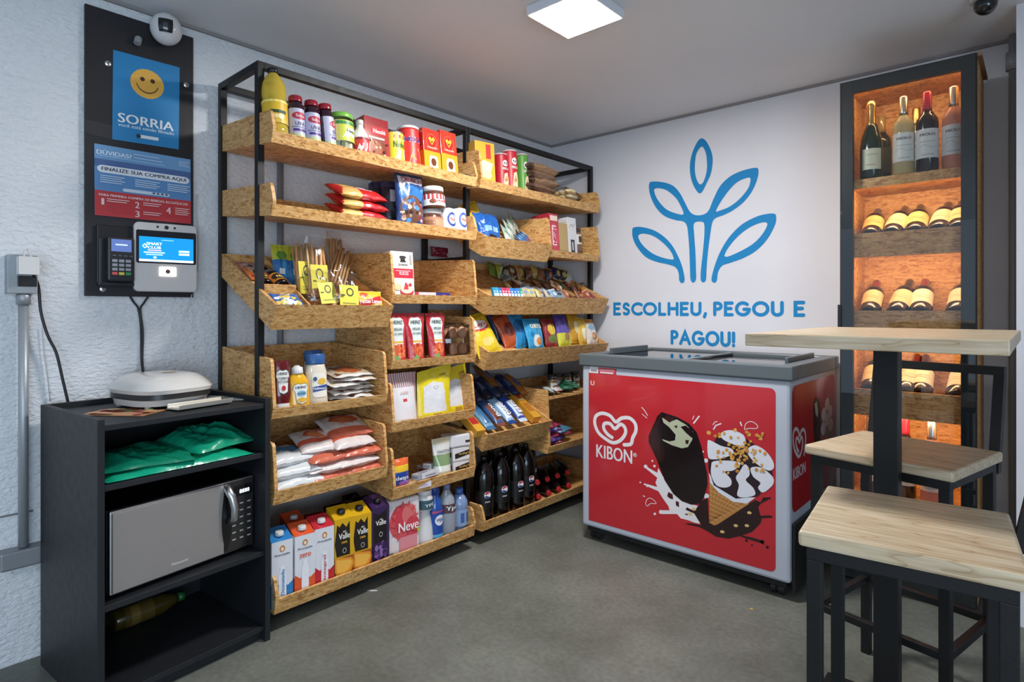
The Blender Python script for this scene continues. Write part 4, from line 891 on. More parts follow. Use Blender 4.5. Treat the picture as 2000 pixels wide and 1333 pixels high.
w,h,y=fit('T1',703,731,232,.44); r=w/2
o=bottle('milk_bottle','small white coconut milk bottle with a red label on the top tray','bottle',[(r*.9,0),(r,.005),(r,h*.5),(r*.85,h*.62),(r*.42,h*.82),(r*.4,h*.9)],'#eceae6','gloss',cap=([(r*.45,h*.88),(r*.45,h)],'#d8d4d0'),labels=[(r+.0004,h*.1,h*.42,r*4,'#cf3a3c',[('p',[(.2,.1),(.8,.3),(.8,.8),(.3,.6)],'#f4e9e4'),('r',0,.85,1,1,'#8a2a2c')])]); put(o,'T1',.405,y)
w,h,y=fit('T1',722,769,230,.44)
ART=[('r',0,.82,1,1,'#8e1f24'),('e',.45,.32,.42,.26,'#7a3a26'),('e',.4,.3,.3,.18,'#9c5a3c'),('r',.28,.62,.92,.78,'#c8252c'),('t','Nestlé',.6,.70,.5,.09,'#f6e7e2'),('r',.15,.52,.8,.56,'#f0d8c8')]
o=box_item('chocolate_box','dark red and brown chocolate powder box behind the small white bottle','box',w,.055,h,'#a03430',ART+stipple(14,['#5a2a20','#b07a54','#d6b49a'],.05,.1,.9,.5,.05,.03),[('r',.05,.1,.95,.6,'#7a2f28'),('r',.1,.7,.9,.9,'#c04a3a')],mat='gloss'); put(o,'T1',.39,y,0)
w,h,y=fit('T1',769,800,257,.44); r=w/2
o=bottle('milk_powder_can','yellow and white milk powder can with silver rims','can',[(r,0),(r,h*.95),(r*.97,h)],'#cfd0d2','metal',labels=[(r+.0004,h*.04,h*.9,r*2*PI*.98,'#e6cf3a',[('r',0,.75,1,1,'#e9e6d8'),('t','Ninho',.5,.62,.22,.2,'#3c6a2c'),('p',[(.35,.05),(.5,.45),(.62,.5),(.6,.2),(.5,.02)],'#f6f2e2'),('r',.4,.82,.6,.93,'#c8302e')])]); put(o,'T1',.415,y)
w,h,y=fit('T1',799,832,247,.44); r=w/2
o=bottle('chocolate_powder_can','tall red chocolate powder can with white lid rim','can',[(r,0),(r,h*.95)],'#c32a2a','gloss',cap=([(r*1.02,h*.94),(r*1.02,h*.99),(r*.97,h)],'#e4dcd8'),capname='lid',labels=[(r+.0004,h*.03,h*.88,r*2*PI*.98,'#cc2f2a',[('r',.32,.66,.68,.8,'#dfe3f0'),('t','NESCAU',.5,.73,.34,.11,'#1d3f96'),('p',[(.38,.1),(.46,.6),(.55,.5),(.6,.3),(.64,.08),(.5,.2)],'#d98a4a'),('r',.4,.02,.6,.08,'#f0b8a8')])]); put(o,'T1',.413,y)
w,h,y=fit('T1',832,866,246,.44)
CO=[('r',0,0,1,.5,'#e59a2c'),('e',.5,.72,.34,.18,'#e0553a'),('e',.5,.73,.27,.14,'#c22a2a'),('p',[(.3,.78),(.4,.83),(.5,.78),(.6,.83),(.7,.78),(.5,.64)],'#e2b43c'),('p',[(.38,.77),(.5,.72),(.62,.77),(.5,.67)],'#7a1c1c'),('t','CORAÇÕES',.5,.58,.6,.04,'#f6e6d8'),('p',rrect(.28,.05,.8,.40,.12),'#f2e6d6'),('e',.54,.26,.16,.09,'#6a3a22'),('r',.35,.08,.72,.14,'#d8b48a')]
o=box_item('coffee_pack','red and orange coffee pack with a heart emblem, left and taller of two','coffee pack',w*.95,.055,h*.93,'#c8382a',CO,[('r',0,0,1,.5,'#d98a2c'),('r',.2,.6,.8,.9,'#b82a28')],mat='gloss'); put(o,'T1',.405,y)
w,h,y=fit('T1',867,898,257,.44)
o=box_item('coffee_pack','red and orange coffee pack with a heart emblem, right of the pair','coffee pack',w,.055,h,'#cc3c2a',CO,[('r',0,0,1,.5,'#d98a2c')],mat='gloss'); put(o,'T1',.405,y)
o=box_item('tea_box','small dark box lying in the right corner of the top left tray','box',.05,.09,.03,'#25202a',[('e',.7,.5,.12,.3,'#c9c9d6'),('r',.1,.3,.5,.7,'#3c3648')]); put(o,'T1',.385,yu(914,.42))
# ---- second tray, left
def noodle(i,label):
    o=pouch('noodle_bag',label,'food bag',.215,.15,.045,[('r',.0,.0,.42,1,'#d9b06a'),('p',[(.0,0),(.16,.5),(0,1)],'#c02a2c'),('r',.42,0,1,1,'#c4262c'),('e',.68,.55,.17,.2,'#dfd9e6')],'#c4262c',full=.32,crimp=.03,seed=20+i,group='red noodle bags')
    return o
for i,(lab,dz,dy) in enumerate((('red and tan noodle bag, lowest of a stack of three',0,0),('red and tan noodle bag, middle of a stack of three',.037,.004),('red and tan noodle bag, topmost of a stack of three',.074,-.002))):
    o=noodle(i,lab); y=yu(720,.44)+dy; o.location=(.425,y,floorz('T2',.44)+.03+dz); o.rotation_euler=(math.radians(-68),0,math.radians(90))
def crunch(label,seed,w,h): return pouch('cereal_bag',label,'cereal bag',w,h,.05,[('r',0,.8,1,1,'#31405e'),('r',.1,.82,.95,.95,'#dfe1ea'),('t','CRUNCH',.55,.885,.7,.09,'#b02838'),('e',.5,.62,.42,.17,'#2f6fb4'),('e',.5,.36,.42,.24,'#6a4638')]+stipple(24,['#3a241c','#a8907e','#8a3438','#c9b6a6'],.12,.16,.88,.5,.07,.04)+stipple(8,['#2b5c9a','#4a8acb'],.05,.05,.95,.8,.09,.05),'#1f3f78',seed=seed,nx=40,ny=56)
w,h,y=fit('T2',782,834,338,.42)
put(crunch('tall dark blue chocolate cereal bag facing the room',31,w,h),'T2',.40,y,-6)
for k,(u,vt,X,lab) in enumerate(((770,340,.34,'dark blue cereal bag tucked right behind the front one'),(755,340,.28,'dark blue cereal bag leaning second behind the front one'),(742,350,.20,'dark bag with a pale patch, hindmost of the leaning cereal bags'))):
    w2,h2,y2=fit('T2',u-14,u+18,vt,X); put(pouch('cereal_bag',lab,'cereal bag',.12,min(.21,h2),.035,[('r',.3,.55,.7,.8,'#a9adb8'),('r',0,.85,1,1,'#2a3350')],'#151c30',seed=40+k),'T2',X,y2,-25,tilt=-6 if k==2 else None)
w,h,y=fit('T2',838,875,402,.43); r=w/2
def nut(label,art,bg,body='#5a3426'):
    return bottle('spread_jar',label,'jar',[(r*.9,0),(r,.006),(r,.07),(r*.9,.078)],body,'gloss',cap=([(r*.93,.078),(r*.93,.098),(r*.9,.1)],'#dedcd8'),capname='lid',labels=[(r+.0004,.012,.05,r*3.4,bg,art)])
o=nut('lower hazelnut spread jar with a brown label, under another jar','' and () or [('e',.55,.5,.2,.35,'#c98f70'),('r',.1,.3,.4,.7,'#8a5a40')],'#a87456'); put(o,'T2',.40,y)
o=nut('upper hazelnut spread jar with white lid and red and white label',[('r',0,.55,1,1,'#b23a3e'),('t','nutella',.5,.42,.5,.22,'#c0242c'),('e',.3,.35,.08,.2,'#6a4020')],'#e9e6e2'); put(o,'T2',.393,y,z=floorz('T2',.40)+.1005)
for k,(u0,u1,lab,c) in enumerate(((875,898,'white can with a blue ring print, left of two small cans','#27408c'),(898,920,'white can with red and blue print at the right end of the second tray','#3a5aa8'))):
    w,h,y=fit('T2',u0,u1,408,.44); r=w/2*.98
    o=bottle('condensed_milk_can',lab,'can',[(r*.98,0),(r,.003),(r,h-.003),(r*.97,h)],'#c9cacc','metal',labels=[(r+.0003,.004,h-.008,r*2*PI*.98,'#dfe0e6',[('e',.5,.55,.12,.3,c),('e',.5,.55,.08,.2,'#e6e2da'),('t','Moça',.5,.55,.12,.15,'#c03040'),('r',.62,.2,.72,.5,'#e0b080')])]); put(o,'T2',.415,y)
for k,(X,u) in enumerate(((.33,888),(.33,905),(.27,880))):
    o=bottle('jam_jar',['dark red jam jar behind the left white can','dark red jam jar behind the right white can','dark red jam jar standing rearmost in the second tray'][k],'jar',[(.026,0),(.028,.005),(.028,.08),(.024,.088)],'#3a1018','gloss',cap=([(.025,.088),(.025,.1)],'#541a22'),capname='lid'); put(o,'T2',X,yu(u,X))
# ---- tilted sauce and breadstick tray
for k,(y,x,c) in enumerate(((-2.08,.13,'#b8572e'),(-2.03,.14,'#a8452c'),(-2.085,.2,'#c96a3a'))):
    o=pouch('seasoning_pack',['orange seasoning pack highest in the left corner of the tilted tray','red-brown seasoning pack beside the rear divider','orange seasoning pack overlapping the one above it'][k],'food pack',.085,.13,.018,[('e',.5,.6,.35,.2,'#cfa07a'),('r',.1,.15,.9,.3,'#8a3424'),('r',.1,.8,.9,.95,'#7a2c20')],c,seed=50+k); lie(o,'T5',x+.1,y,z=.02+.016*(k==2),t=.02)
def sauce(label):
    return bottle('soy_sauce_bottle',label,'bottle',[(.026,0),(.029,.006),(.029,.09),(.022,.12),(.012,.14),(.011,.158)],'#1d1210','gloss',cap=([(.0135,.155),(.0135,.178),(.012,.18)],'#2a1a1a'),labels=[(.0294,.016,.055,.15,'#d9922e',[('e',.5,.5,.2,.4,'#2a2018'),('r',.05,.1,.95,.2,'#8a4a20'),('r',.42,.3,.58,.6,'#e8c060')])],group='soy sauce bottles in the tilted tray')
o=sauce('dark sauce bottle with orange label lying right beside the divider'); a=slopeang('T5')
for o,(x,y,yaw) in ((o,(.325,-2.025,0)),(dup(o,'dark sauce bottle with orange label lying against the left side of the tilted tray'),(.325,-2.088,-4))):
    o.location=(x,y,floorz('T5',x)+.033); o.rotation_euler=(math.radians(-90)+a,0,math.radians(90+yaw))
o=pouch('seasoning_pack','blue and white sachet pack in the front compartment of the tilted tray','food pack',.11,.08,.03,stipple(14,['#e6e8ea','#e2c860','#24509c'],.1,.1,.9,.9,.16,.14),'#3a64a8',seed=57,wr=2); lie(o,'T5',.435,-2.05,t=.03,extra=10)
for k,u in enumerate((553,580)):
    o=pouch('snack_pack',['blue and yellow-green snack pack standing behind the divider','blue and yellow-green snack pack beside the clear breadstick bags'][k],'food pack',.07,.16,.03,[('r',0,.6,1,1,'#b5b93a'),('e',.5,.72,.3,.12,'#5a8a3a'),('p',[(0,.1),(.6,.6),(1,.5),(1,.2)],'#2d86c0'),('r',.3,.25,.6,.4,'#dfe6ea')],'#236aa6',seed=60+k)
    y=yu(u,.25); o.location=(.25,y,floorz('T5',.25)+.01); o.rotation_euler=(math.radians(-14),0,math.radians(82))
def sticks(label,w,h,n,seed,lab=True):
    r_=thing('breadstick_bag',label,'breadstick bag'); rg=random.Random(seed); m=MB()
    for k in range(n):
        x=-w*.36+w*.72*(k%((n+1)//2))/max(1,(n+1)//2-1); y=-.01 if k<(n+1)//2 else .012
        m.tube([(x,y,.01),(x+rg.uniform(-.004,.004),y,h*.45),(x+rg.uniform(-.006,.006),y+rg.uniform(-.004,.004),h*rg.uniform(.78,.86))],.0048,rg.choice(['#dcae78','#e2b986','#d09a60']),'matte',7)
    m.build('breadsticks',r_)
    b=pouch('bag','','',w,h,.05,[],'#ffffff','clearfilm',seed,nx=14,ny=18); b.parent=r_
    for q in ('category',): 
        if q in b: del b[q]
    if lab:
        m=MB(); fr_=flat((0,-.0265,0),(1,0,0),(0,0,1)); m.art(fr_,w*.8,h*.5,[('r',0,0,1,1,'#d9c93a'),('e',.5,.72,.22,.17,'#3b4424'),('e',.5,.72,.15,.115,'#d9c93a'),('r',.1,.48,.3,.52,'#3b4424'),('r',.2,.2,.8,.23,'#8d8530'),('r',.2,.12,.7,.15,'#8d8530')],'print',.0006,cy=h*.04); m.build('label',r_)
    return r_
def tiltset(o,x,y,rx,ry,rz,dz=0): o.location=(x,y,floorz('T5',x)+dz); o.rotation_euler=(math.radians(rx),math.radians(ry),math.radians(90+rz)); return o
tiltset(sticks('clear bag of breadsticks standing upright, leftmost of the breadstick bags',.075,.25,8,3),.33,yu(597,.33),-10,0,-8)
tiltset(sticks('clear bag of breadsticks with a yellow label standing upright in the middle',.085,.255,10,4),.36,yu(622,.36),-10,0,-6)
tiltset(sticks('clear bag of breadsticks leaning back to the right',.085,.22,9,5,False),.30,yu(655,.30),-18,28,0,.03)
tiltset(sticks('clear bag of thin breadsticks behind the leaning one, half hidden',.07,.22,8,6,False),.17,yu(655,.17),-10,4,0)
def croutons(label,w,h,seed):
    r_=thing('toast_bag',label,'toast bag'); rg=random.Random(seed); m=MB()
    for k in range(34):
        c=(rg.uniform(-w*.36,w*.36),rg.uniform(-.014,.014),rg.uniform(.012,h*.5)); s=rg.uniform(.006,.010); m.box(c[0]-s,c[0]+s,c[1]-s*.7,c[1]+s*.7,c[2]-s,c[2]+s,rg.choice(['#b98a58','#a8764a','#c89c6a']),'matte')
    m.build('toast_cubes',r_)
    b=pouch('bag','','',w,h,.055,[],'#ffffff','clearfilm',seed,nx=14,ny=18,wr=2)
    for q in ('label','category'):
        if q in b: del b[q]
    b.parent=r_
    m=MB(); fr_=flat((.012,-.029,0),(1,0,0),(0,0,1)); m.art(fr_,w*.62,h*.55,[('r',0,0,1,1,'#dcd04a'),('e',.55,.68,.2,.2,'#44431f'),('e',.55,.68,.13,.13,'#dcd04a'),('r',.08,.5,.28,.56,'#44431f'),('r',.15,.15,.85,.19,'#8d8530')],'print',.0006,cy=h*.04); m.build('label',r_)
    return r_
tiltset(croutons('clear bag of toast cubes with a yellow label, front right of the tilted tray',.125,.155,8),.425,yu(672,.43),-12,3,-6)
tiltset(croutons('clear bag of toast cubes left of and partly behind the front one',.11,.15,9),.405,yu(636,.42),-16,-4,0)
o=pouch('instant_noodle_pack','yellow instant noodle pack with a red banner, right end of the tilted tray','noodle pack',.125,.085,.03,[('p',[(.05,.1),(.05,.4),(.95,.75),(.95,.42)],'#c22c34'),('t','Nissin Lamen',.5,.42,.8,.2,'#f6e6de'),('e',.3,.78,.14,.13,'#c8552c'),('e',.75,.2,.2,.15,'#e8d79a')],'#dfb62e',seed=70,wr=.6); tiltset(o,.435,yu(728,.445),-22,0,-3)
# ---- oat tray
w,h,y=fit('T6',769,812,493,.44)
o=box_item('oat_box','white oat flakes box with a red band and a strawberry bowl picture','cereal box',w*.97,.06,h,'#e6e2da',[('r',.05,.44,.97,.64,'#c42b3c'),('t','FLOCOS',.55,.54,.4,.07,'#f5e6e6'),('r',.2,.585,.85,.6,'#e9b8bf'),('t','QUAKER',.52,.72,.42,.05,'#3a3532'),('e',.52,.88,.15,.03,'#26211f'),('e',.52,.84,.1,.06,'#3b332f'),('p',[(.38,.78),(.45,.82),(.6,.82),(.68,.78)],'#26211f'),('e',.65,.16,.3,.11,'#b3303a'),('e',.65,.20,.27,.08,'#ead7bb'),('p',[(.5,.2),(.6,.36),(.7,.3),(.72,.2)],'#c83c44'),('e',.8,.3,.07,.04,'#c83c44'),('e',.25,.25,.16,.07,'#d9c49c'),('r',.85,.75,.95,.95,'#b9b4aa')],[('r',.1,.1,.9,.4,'#c9a98a'),('r',0,.44,1,.64,'#c42b3c')]); put(o,'T6',.405,y,-4)
o=box_item('toothpaste_box','long red and blue box lying flat right of the white oat box','box',.20,.05,.032,'#d9c6cc',[('r',.0,0,.1,1,'#b8404c'),('r',.58,0,1,1,'#2b3780'),('e',.82,.5,.08,.25,'#c03c50'),('r',.15,.2,.5,.4,'#c0566a')],top=[('r',.58,0,1,1,'#2b3780'),('r',0,0,.3,1,'#b8606a')],mat='gloss'); put(o,'T6',.41,yu(848,.44))
o=crumpled=pouch('snack_bag','small crumpled magenta bag on the wall shelf rail behind the oat tray','food bag',.12,.05,.03,[],'#7a1f36',seed=80,wr=3); o.location=(.06,yu(858,.06),1.397); o.rotation_euler=(0,0,PI/2)
# ---- red sauce pouches and eggs
def heinz(label,seed):
    w,h,_=fit('T8',843,879,612,.43)
    cr=[(.22,.88),(.35,.92),(.5,.90),(.65,.92),(.78,.88),(.86,.76),(.78,.66),(.74,.5),(.76,.38),(.5,.3),(.24,.38),(.26,.5),(.22,.66),(.14,.76)]
    return pouch('tomato_sauce_pouch',label,'sauce pouch',w,h,.05,[('p',cr,'#cfd8d4'),('r',.25,.40,.75,.44,'#d6a63a'),('e',.5,.25,.33,.14,'#c95a34'),('e',.35,.12,.16,.045,'#6fa05a')]+stipple(12,['#d98a5a','#b02a2c','#e0703a'],.2,.14,.8,.36,.07,.04)+[('t','HEINZ',.5,.82,.5,.07,'#2a3a3a'),('t','MOLHO',.5,.68,.4,.055,'#2f4a44'),('t','DE TOMATE',.5,.59,.46,.04,'#2f4a44')],'#b01f2c',seed=seed,wr=.5,gus=True,taper=.2,nx=40,ny=54)
for k,u in enumerate((784,820,861)):
    put(heinz(['red tomato sauce pouch, leftmost of three','red tomato sauce pouch, middle of three','red tomato sauce pouch, rightmost of three, beside the eggs'][k],90+k),'T8',.415,yu(u,.44),-3)
w,h,y=fit('T8',880,916,633,.42)
eg=thing('egg_carton','clear plastic pack of brown eggs standing at the right of the sauce pouches','egg pack')
MB().box(-w/2,w/2,-.05,.05,.001,h,'#fff','clearplastic').build('clear_box',eg,bevel=.008)
i=0
for zz in range(2):
    for xx in range(2):
        for yy in range(2):
            m=MB(); m.grid(lambda u,v:(.022*math.sin(PI*v)*math.cos(2*PI*u)*(1-.12*math.cos(PI*v)*-1),.022*math.sin(PI*v)*math.sin(2*PI*u)*(1+.12*math.cos(PI*v)),-.028*math.cos(PI*v)),18,12,['#cb977a','#c08a6c','#d2a284','#c48e70'][(xx+yy+zz)%4],'matte',cu=True)
            e=m.build('egg',loc=(0,0,0)); e.parent=eg; e.location=((xx-.5)*w*.5,(yy-.5)*.048,h*(.27+.46*zz))
put(eg,'T8',.385,y,-4)
# ---- popcorn tray
w,h,y=fit('T9',763,822,727,.43)
st=[('r',k/14,.72,(k+.5)/14,1,'#a87a7c') for k in range(14)]+[('r',0,0,.1,1,'#b09090'),('r',.9,0,1,1,'#b09090')]
o=pouch('popcorn_bag','white popcorn bag with thin red stripes and a small red mark','popcorn bag',w,h*.97,.06,st+[('e',.5,.47,.07,.04,'#c23c44'),('t','100%',.5,.62,.26,.05,'#d8b8b8'),('r',.3,.36,.7,.37,'#b8b4b8'),('r',.3,.32,.7,.33,'#b8b4b8'),('r',.3,.04,.6,.12,'#9a8a64')],'#dcd9dc',seed=100,wr=.6,gus=True,nx=42,mat='print',crimp=.08); put(o,'T9',.41,y)
for k,(u0,u1,vt,X) in enumerate(((821,885,720,.43),(872,917,717,.38))):
    w,h,y=fit('T9',u0,u1,vt,X)
    o=pouch('popcorn_bag',['yellow popcorn bag with a white front panel, the nearer one','yellow popcorn bag with a white front panel, partly behind the nearer one'][k],'popcorn bag',w*(1 if k==0 else 1.15),h,.06,[('p',[(.16,.15),(.14,.66),(.4,.74),(.75,.68),(.80,.15)],'#d5d6da'),('e',.5,.62,.07,.035,'#9a9a9c'),('e',.5,.62,.05,.025,'#d5d6da'),('t','100%',.72,.84,.2,.03,'#5a5420'),('r',.3,.45,.62,.455,'#b0b0b4'),('r',.3,.35,.62,.355,'#b0b0b4'),('r',.38,.02,.62,.13,'#a98a30')],'#dcc81e',seed=103+k,wr=.7,gus=True,crimp=.06,slant=.14,nx=40,ny=40); put(o,'T9',X-.02,y,-4)
# ---- ketchup tray
w,h,y=fit('T7',540,575,708,.44); r=w/2
crest=[(.1,.9),(.3,.97),(.5,.93),(.7,.97),(.9,.9),(.98,.72),(.86,.6),(.82,.3),(.78,.08),(.5,.0),(.22,.08),(.18,.3),(.14,.6),(.02,.72)]
def heb(label,bodycol,capcol,capbottom,arttext,tcol,w,h):
    r=w/2; ro=thing('sauce_bottle',label,'sauce bottle'); z0=h*.16 if capbottom else 0; H=h-z0 if capbottom else h*.82
    def oval(u,v,prof):
        a=2*PI*u; k=prof(v); return (r*k*math.cos(a),r*.62*k*math.sin(a),z0+H*v)
    def prof(v):
        if capbottom: return .78+.22*min(1,v/.18) if v<.18 else (1-.0*v if v<.9 else 1-.12*((v-.9)/.1)**2)
        return (.93+.07*min(1,v/.08)) if v<.7 else 1-.52*((v-.7)/.3)**1.6
    m=MB(); m.grid(lambda u,v:oval(u,v,prof),28,20,bodycol,'gloss',cu=True)
    for v in (0,1): 
        P=[oval(k/28,v,prof) for k in range(28)]; m.face(P if v else P[::-1],bodycol,'gloss')
    m.build('body',ro)
    m=MB()
    if capbottom: m.grid(lambda u,v:(r*.8*math.cos(2*PI*u),r*.56*math.sin(2*PI*u),z0*.98*v),24,1,capcol,'plastic',cu=True); m.face([(r*.8*math.cos(2*PI*k/24),r*.56*math.sin(2*PI*k/24),z0*.98) for k in range(24)],capcol,'plastic'); m.face([(r*.8*math.cos(2*PI*k/24),r*.56*math.sin(2*PI*k/24),0) for k in range(24)][::-1],capcol,'plastic')
    else: m.lathe([(r*.5,h*.80),(r*.52,h*.83),(r*.5,h*.95),(r*.3,h*.97),(r*.2,h)],capcol,'plastic',20)
    m.build('cap',ro)
    def lf(x,y,l):
        a=-PI/2+x/r*.95; return Vector(((r+l)*math.cos(a),(r*.62+l)*math.sin(a)*(1),z0+y))
    m=MB(); W=r*1.75; hh=H*.62; zz=H*(.2 if capbottom else .12)
    m.art(lf,W,hh,[('p',crest,'#3a4a4a' if capbottom else '#8a7a2c'),('p',[(.5+(a-.5)*.9,.5+(b-.5)*.93) for a,b in crest],'#e4e5e0')]+arttext,'print',.0012,cx=0,cy=zz,sub=8,step=.0005); m.build('label',ro)
    return ro
o=heb('tomato ketchup bottle standing on its white cap, leftmost of the sauce bottles','#5e1218','#d9d6d4',True,[('t','HEINZ',.5,.8,.6,.1,'#2c3a38'),('t','TOMATO',.5,.62,.62,.1,'#2c3a38'),('t','KETCHUP',.5,.49,.6,.09,'#2c3a38'),('e',.5,.25,.12,.1,'#b3303a')],'',w,h); put(o,'T7',.42,y,-6)
w,h,y=fit('T7',571,612,717,.44)
o=heb('yellow mustard bottle with white cap between ketchup and mayonnaise','#e0a818','#d9d6d4',False,[('t','HEINZ',.5,.78,.6,.11,'#2c3a5a'),('e',.5,.5,.25,.13,'#7fb0cf'),('t','MOSTARDA',.5,.5,.4,.08,'#24345a'),('e',.5,.22,.25,.1,'#d8a83a')],'',w,h); put(o,'T7',.42,y,-2)
def mayo(label,w,h):
    r=w/2; ro=thing('mayonnaise_bottle',label,'sauce bottle')
    prof=[(.9,0),(1,.03),(.93,.3),(.98,.5),(1.0,.66),(.86,.76),(.84,.80)]
    m=MB(); m.lathe([(r*a,h*b) for a,b in prof],'#ddd3c0','gloss',28); m.v=[(x,y*.75,z) for x,y,z in m.v]; m.build('body',ro)
    m=MB(); m.lathe([(r*.88,h*.80),(r*.9,h*.82),(r*.9,h*.98),(r*.84,h)],'#2a568f','plastic',24); m.v=[(x,y*.78,z) for x,y,z in m.v]; m.build('cap',ro)
    lf=lambda x,y,l:Vector(((r*.97+l)*math.cos(-PI/2+x/r),(r*.97*.75+l+.0012)*math.sin(-PI/2+x/r),y))
    m=MB(); m.art(lf,r*1.8,h*.5,[('p',rrect(.08,.02,.92,.95,.2),'#e7e2d6'),('p',[(.1,.22),(.9,.3),(.95,.5),(.1,.42)],'#2c4a8e'),('t','Hellmann\'s',.5,.36,.72,.09,'#eef0f4'),('e',.6,.62,.22,.12,'#e0b23a'),('e',.25,.72,.1,.08,'#2c4a6e')],'print',.001,cx=0,cy=h*.16,sub=8,step=.0005); m.build('label',ro)
    return ro
w,h,y=fit('T7',607,646,694,.43)
o=mayo('blue-capped mayonnaise bottle at the front right of the mustard',w,h); put(o,'T7',.41,y,-4); o2=dup(o,'blue-capped mayonnaise bottle half hidden behind the front one'); put(o2,'T7',.33,yu(617,.33),0)
for k in range(6):
    c=[['#cdbfae','#b8562e'],['#d6d0c8','#a8482a'],['#cfc8bc','#b86a3a'],['#d4cec6','#9a3a24'],['#c9b49a','#c0622e'],['#b5a590','#a0522c']][k]
    lab=['lowest snack sachet pack in the crumpled stack right of the mayonnaise','second snack sachet pack from the bottom of the crumpled stack','third snack sachet pack from the bottom of the crumpled stack','fourth snack sachet pack from the bottom of the crumpled stack','fifth snack sachet pack from the bottom of the crumpled stack','topmost orange and tan snack pack on the crumpled stack right of the mayonnaise'][k]
    o=pouch('snack_pack',lab,'food pack',.185,.17,.022,[('e',.55,.45,.35,.28,c[1]),('r',.0,.0,1,.1,'#d8d6d2'),('e',.3,.6,.14,.1,'#5a3a28')]+stipple(6,[c[1],'#e0b878','#6a4630'],.1,.1,.9,.8,.08,.05),c[0],seed=120+k,wr=2.2)
    o.location=(.415-.006*(k%3),yu(699,.43)+.012*((k*7)%3-1),floorz('T7',.42)+.016+k*.0165); o.rotation_euler=(math.radians(-80),0,math.radians(90+(-8,6,-3,10,-12,4)[k]))
# ---- flour tray
def flour(label,kind,seed):
    if kind=='b': return pouch('flour_bag',label,'flour bag',.205,.17,.055,[('r',0,.78,1,1,'#6a98ba'),('r',0,0,1,.14,'#d9dcdd'),('e',.6,.5,.3,.2,'#3f83b4'),('e',.3,.85,.16,.1,'#c98a54'),('r',0,.3,.22,.7,'#8bb6cf')],'#d6dadb',seed=seed,wr=1.0,full=.3,crimp=.02)
    return pouch('flour_bag',label,'flour bag',.19,.17,.045,[('r',0,0,1,.25,'#cf6a50' if seed%2 else '#ddd2ce'),('r',0,.25,1,.42,'#ddd2ce' if seed%2 else '#cf6048'),('e',.55,.66,.34,.22,'#d8603c'),('e',.5,.62,.22,.16,'#e08a5a'),('r',0,.88,1,1,'#d4b8ac')],'#dcd5d2',seed=seed,wr=1.1,full=.3,crimp=.02)
FL=[('b','lowest pale blue and white flour bag at the left of the pile',587,0,.0,0),('b','middle pale blue and white flour bag, second from the bottom at the left',580,1,.01,-4),('b','topmost pale blue and white flour bag at the left',577,2,.03,5),
 ('o','lowest orange and white flour bag in the middle stack',655,0,.0,3),('o','second orange and white flour bag from the bottom of the middle stack',650,1,.0,-3),('o','third orange and white flour bag from the bottom of the middle stack',655,2,.005,4),('o','topmost orange and white flour bag on the middle stack',646,3,.03,-8),
 ('o','lowest orange and white flour bag of the right stack',712,0,.0,-2),('o','second orange and white flour bag from the bottom of the right stack',706,1,.0,4),('o','third orange and white flour bag from the bottom of the right stack',712,2,.004,-3),('o','fourth orange and white flour bag from the bottom of the right stack',700,3,.01,5),('o','topmost orange and white flour bag of the right stack, tilted up at the back',702,4,.05,-6)]
for k,(kd,lab,u,lv,dx,yaw) in enumerate(FL):
    o=flour(lab,kd,140+k); o.location=(.435-dx,yu(u,.43),floorz('T10',.43)+(.03 if kd=='b' else .026)+lv*(.040 if kd=='b' else .034)); o.rotation_euler=(math.radians(-84 if lv<3 else -74),0,math.radians(90+yaw)); o['group']='piled flour bags'
# ---- toiletries
w,h,y=fit('T11',769,806,900,.44)
o=pouch('sanitary_pad_pack','orange and blue sanitary pad pack at the left of the toiletries tray','toiletry pack',w,h,.045,[('r',0,.6,1,.8,'#e8c02c'),('r',0,.22,1,.62,'#21479a'),('t','always',.5,.42,.7,.16,'#eef0f4'),('e',.65,.25,.3,.1,'#a06ac0'),('r',0,0,1,.22,'#e06a3c')],'#e4652e',seed=160,wr=.6,crimp=.02); put(o,'T11',.415,y,-4)
bx=[('small white and pink toothpaste box lying at the front',818,.43,0,.10,.045,.024,'#d5d3da','#b8a6c4'),('white box with grey print stacked on the flat toothpaste box',832,.40,.0245,.13,.045,.024,'#cfd0d4','#8f98aa'),('long pale box with a red end, sticking out diagonally',842,.325,.0,.05,.15,.036,'#c5c9cf','#c04a52'),('thin white soap box right of the orange pad pack',852,.345,.04,.13,.045,.022,'#d8d8da','#a0a8b8')]
for k,(lab,u,X,dz,w_,d_,h_,c1,c2) in enumerate(bx):
    o=box_item('toiletry_box',lab,'box',w_,d_,h_,c1,[('r',.0,.0,.15,1,c2),('r',.3,.3,.8,.6,c2)],[('r',.1,.3,.9,.6,c2)],[('r',.1,.2,.5,.4,c2),('r',.2,.6,.9,.75,c2)],'gloss'); put(o,'T11',X,yu(u,X),(-6,5,-3,10)[k],z=floorz('T11',X)+dz+.0005)
MB_=MB(); 
o=bottle('paper_roll','small dark grey roll lying at the back of the toiletries tray','roll',[(.024,0),(.026,.003),(.026,.137),(.024,.14)],'#6a6664','matte'); o.rotation_euler=(0,math.radians(90),math.radians(94)); o.location=(.17,yu(785,.17),floorz('T11',.17)+.11)
o.location=(.17,-1.60,floorz('T11',.17)+.027)
w,h,y=fit('T11',852,886,858,.42); r=w/2
sh=thing('shampoo_tube','white and green shampoo tube standing on its cap before the tissue packs','shampoo')
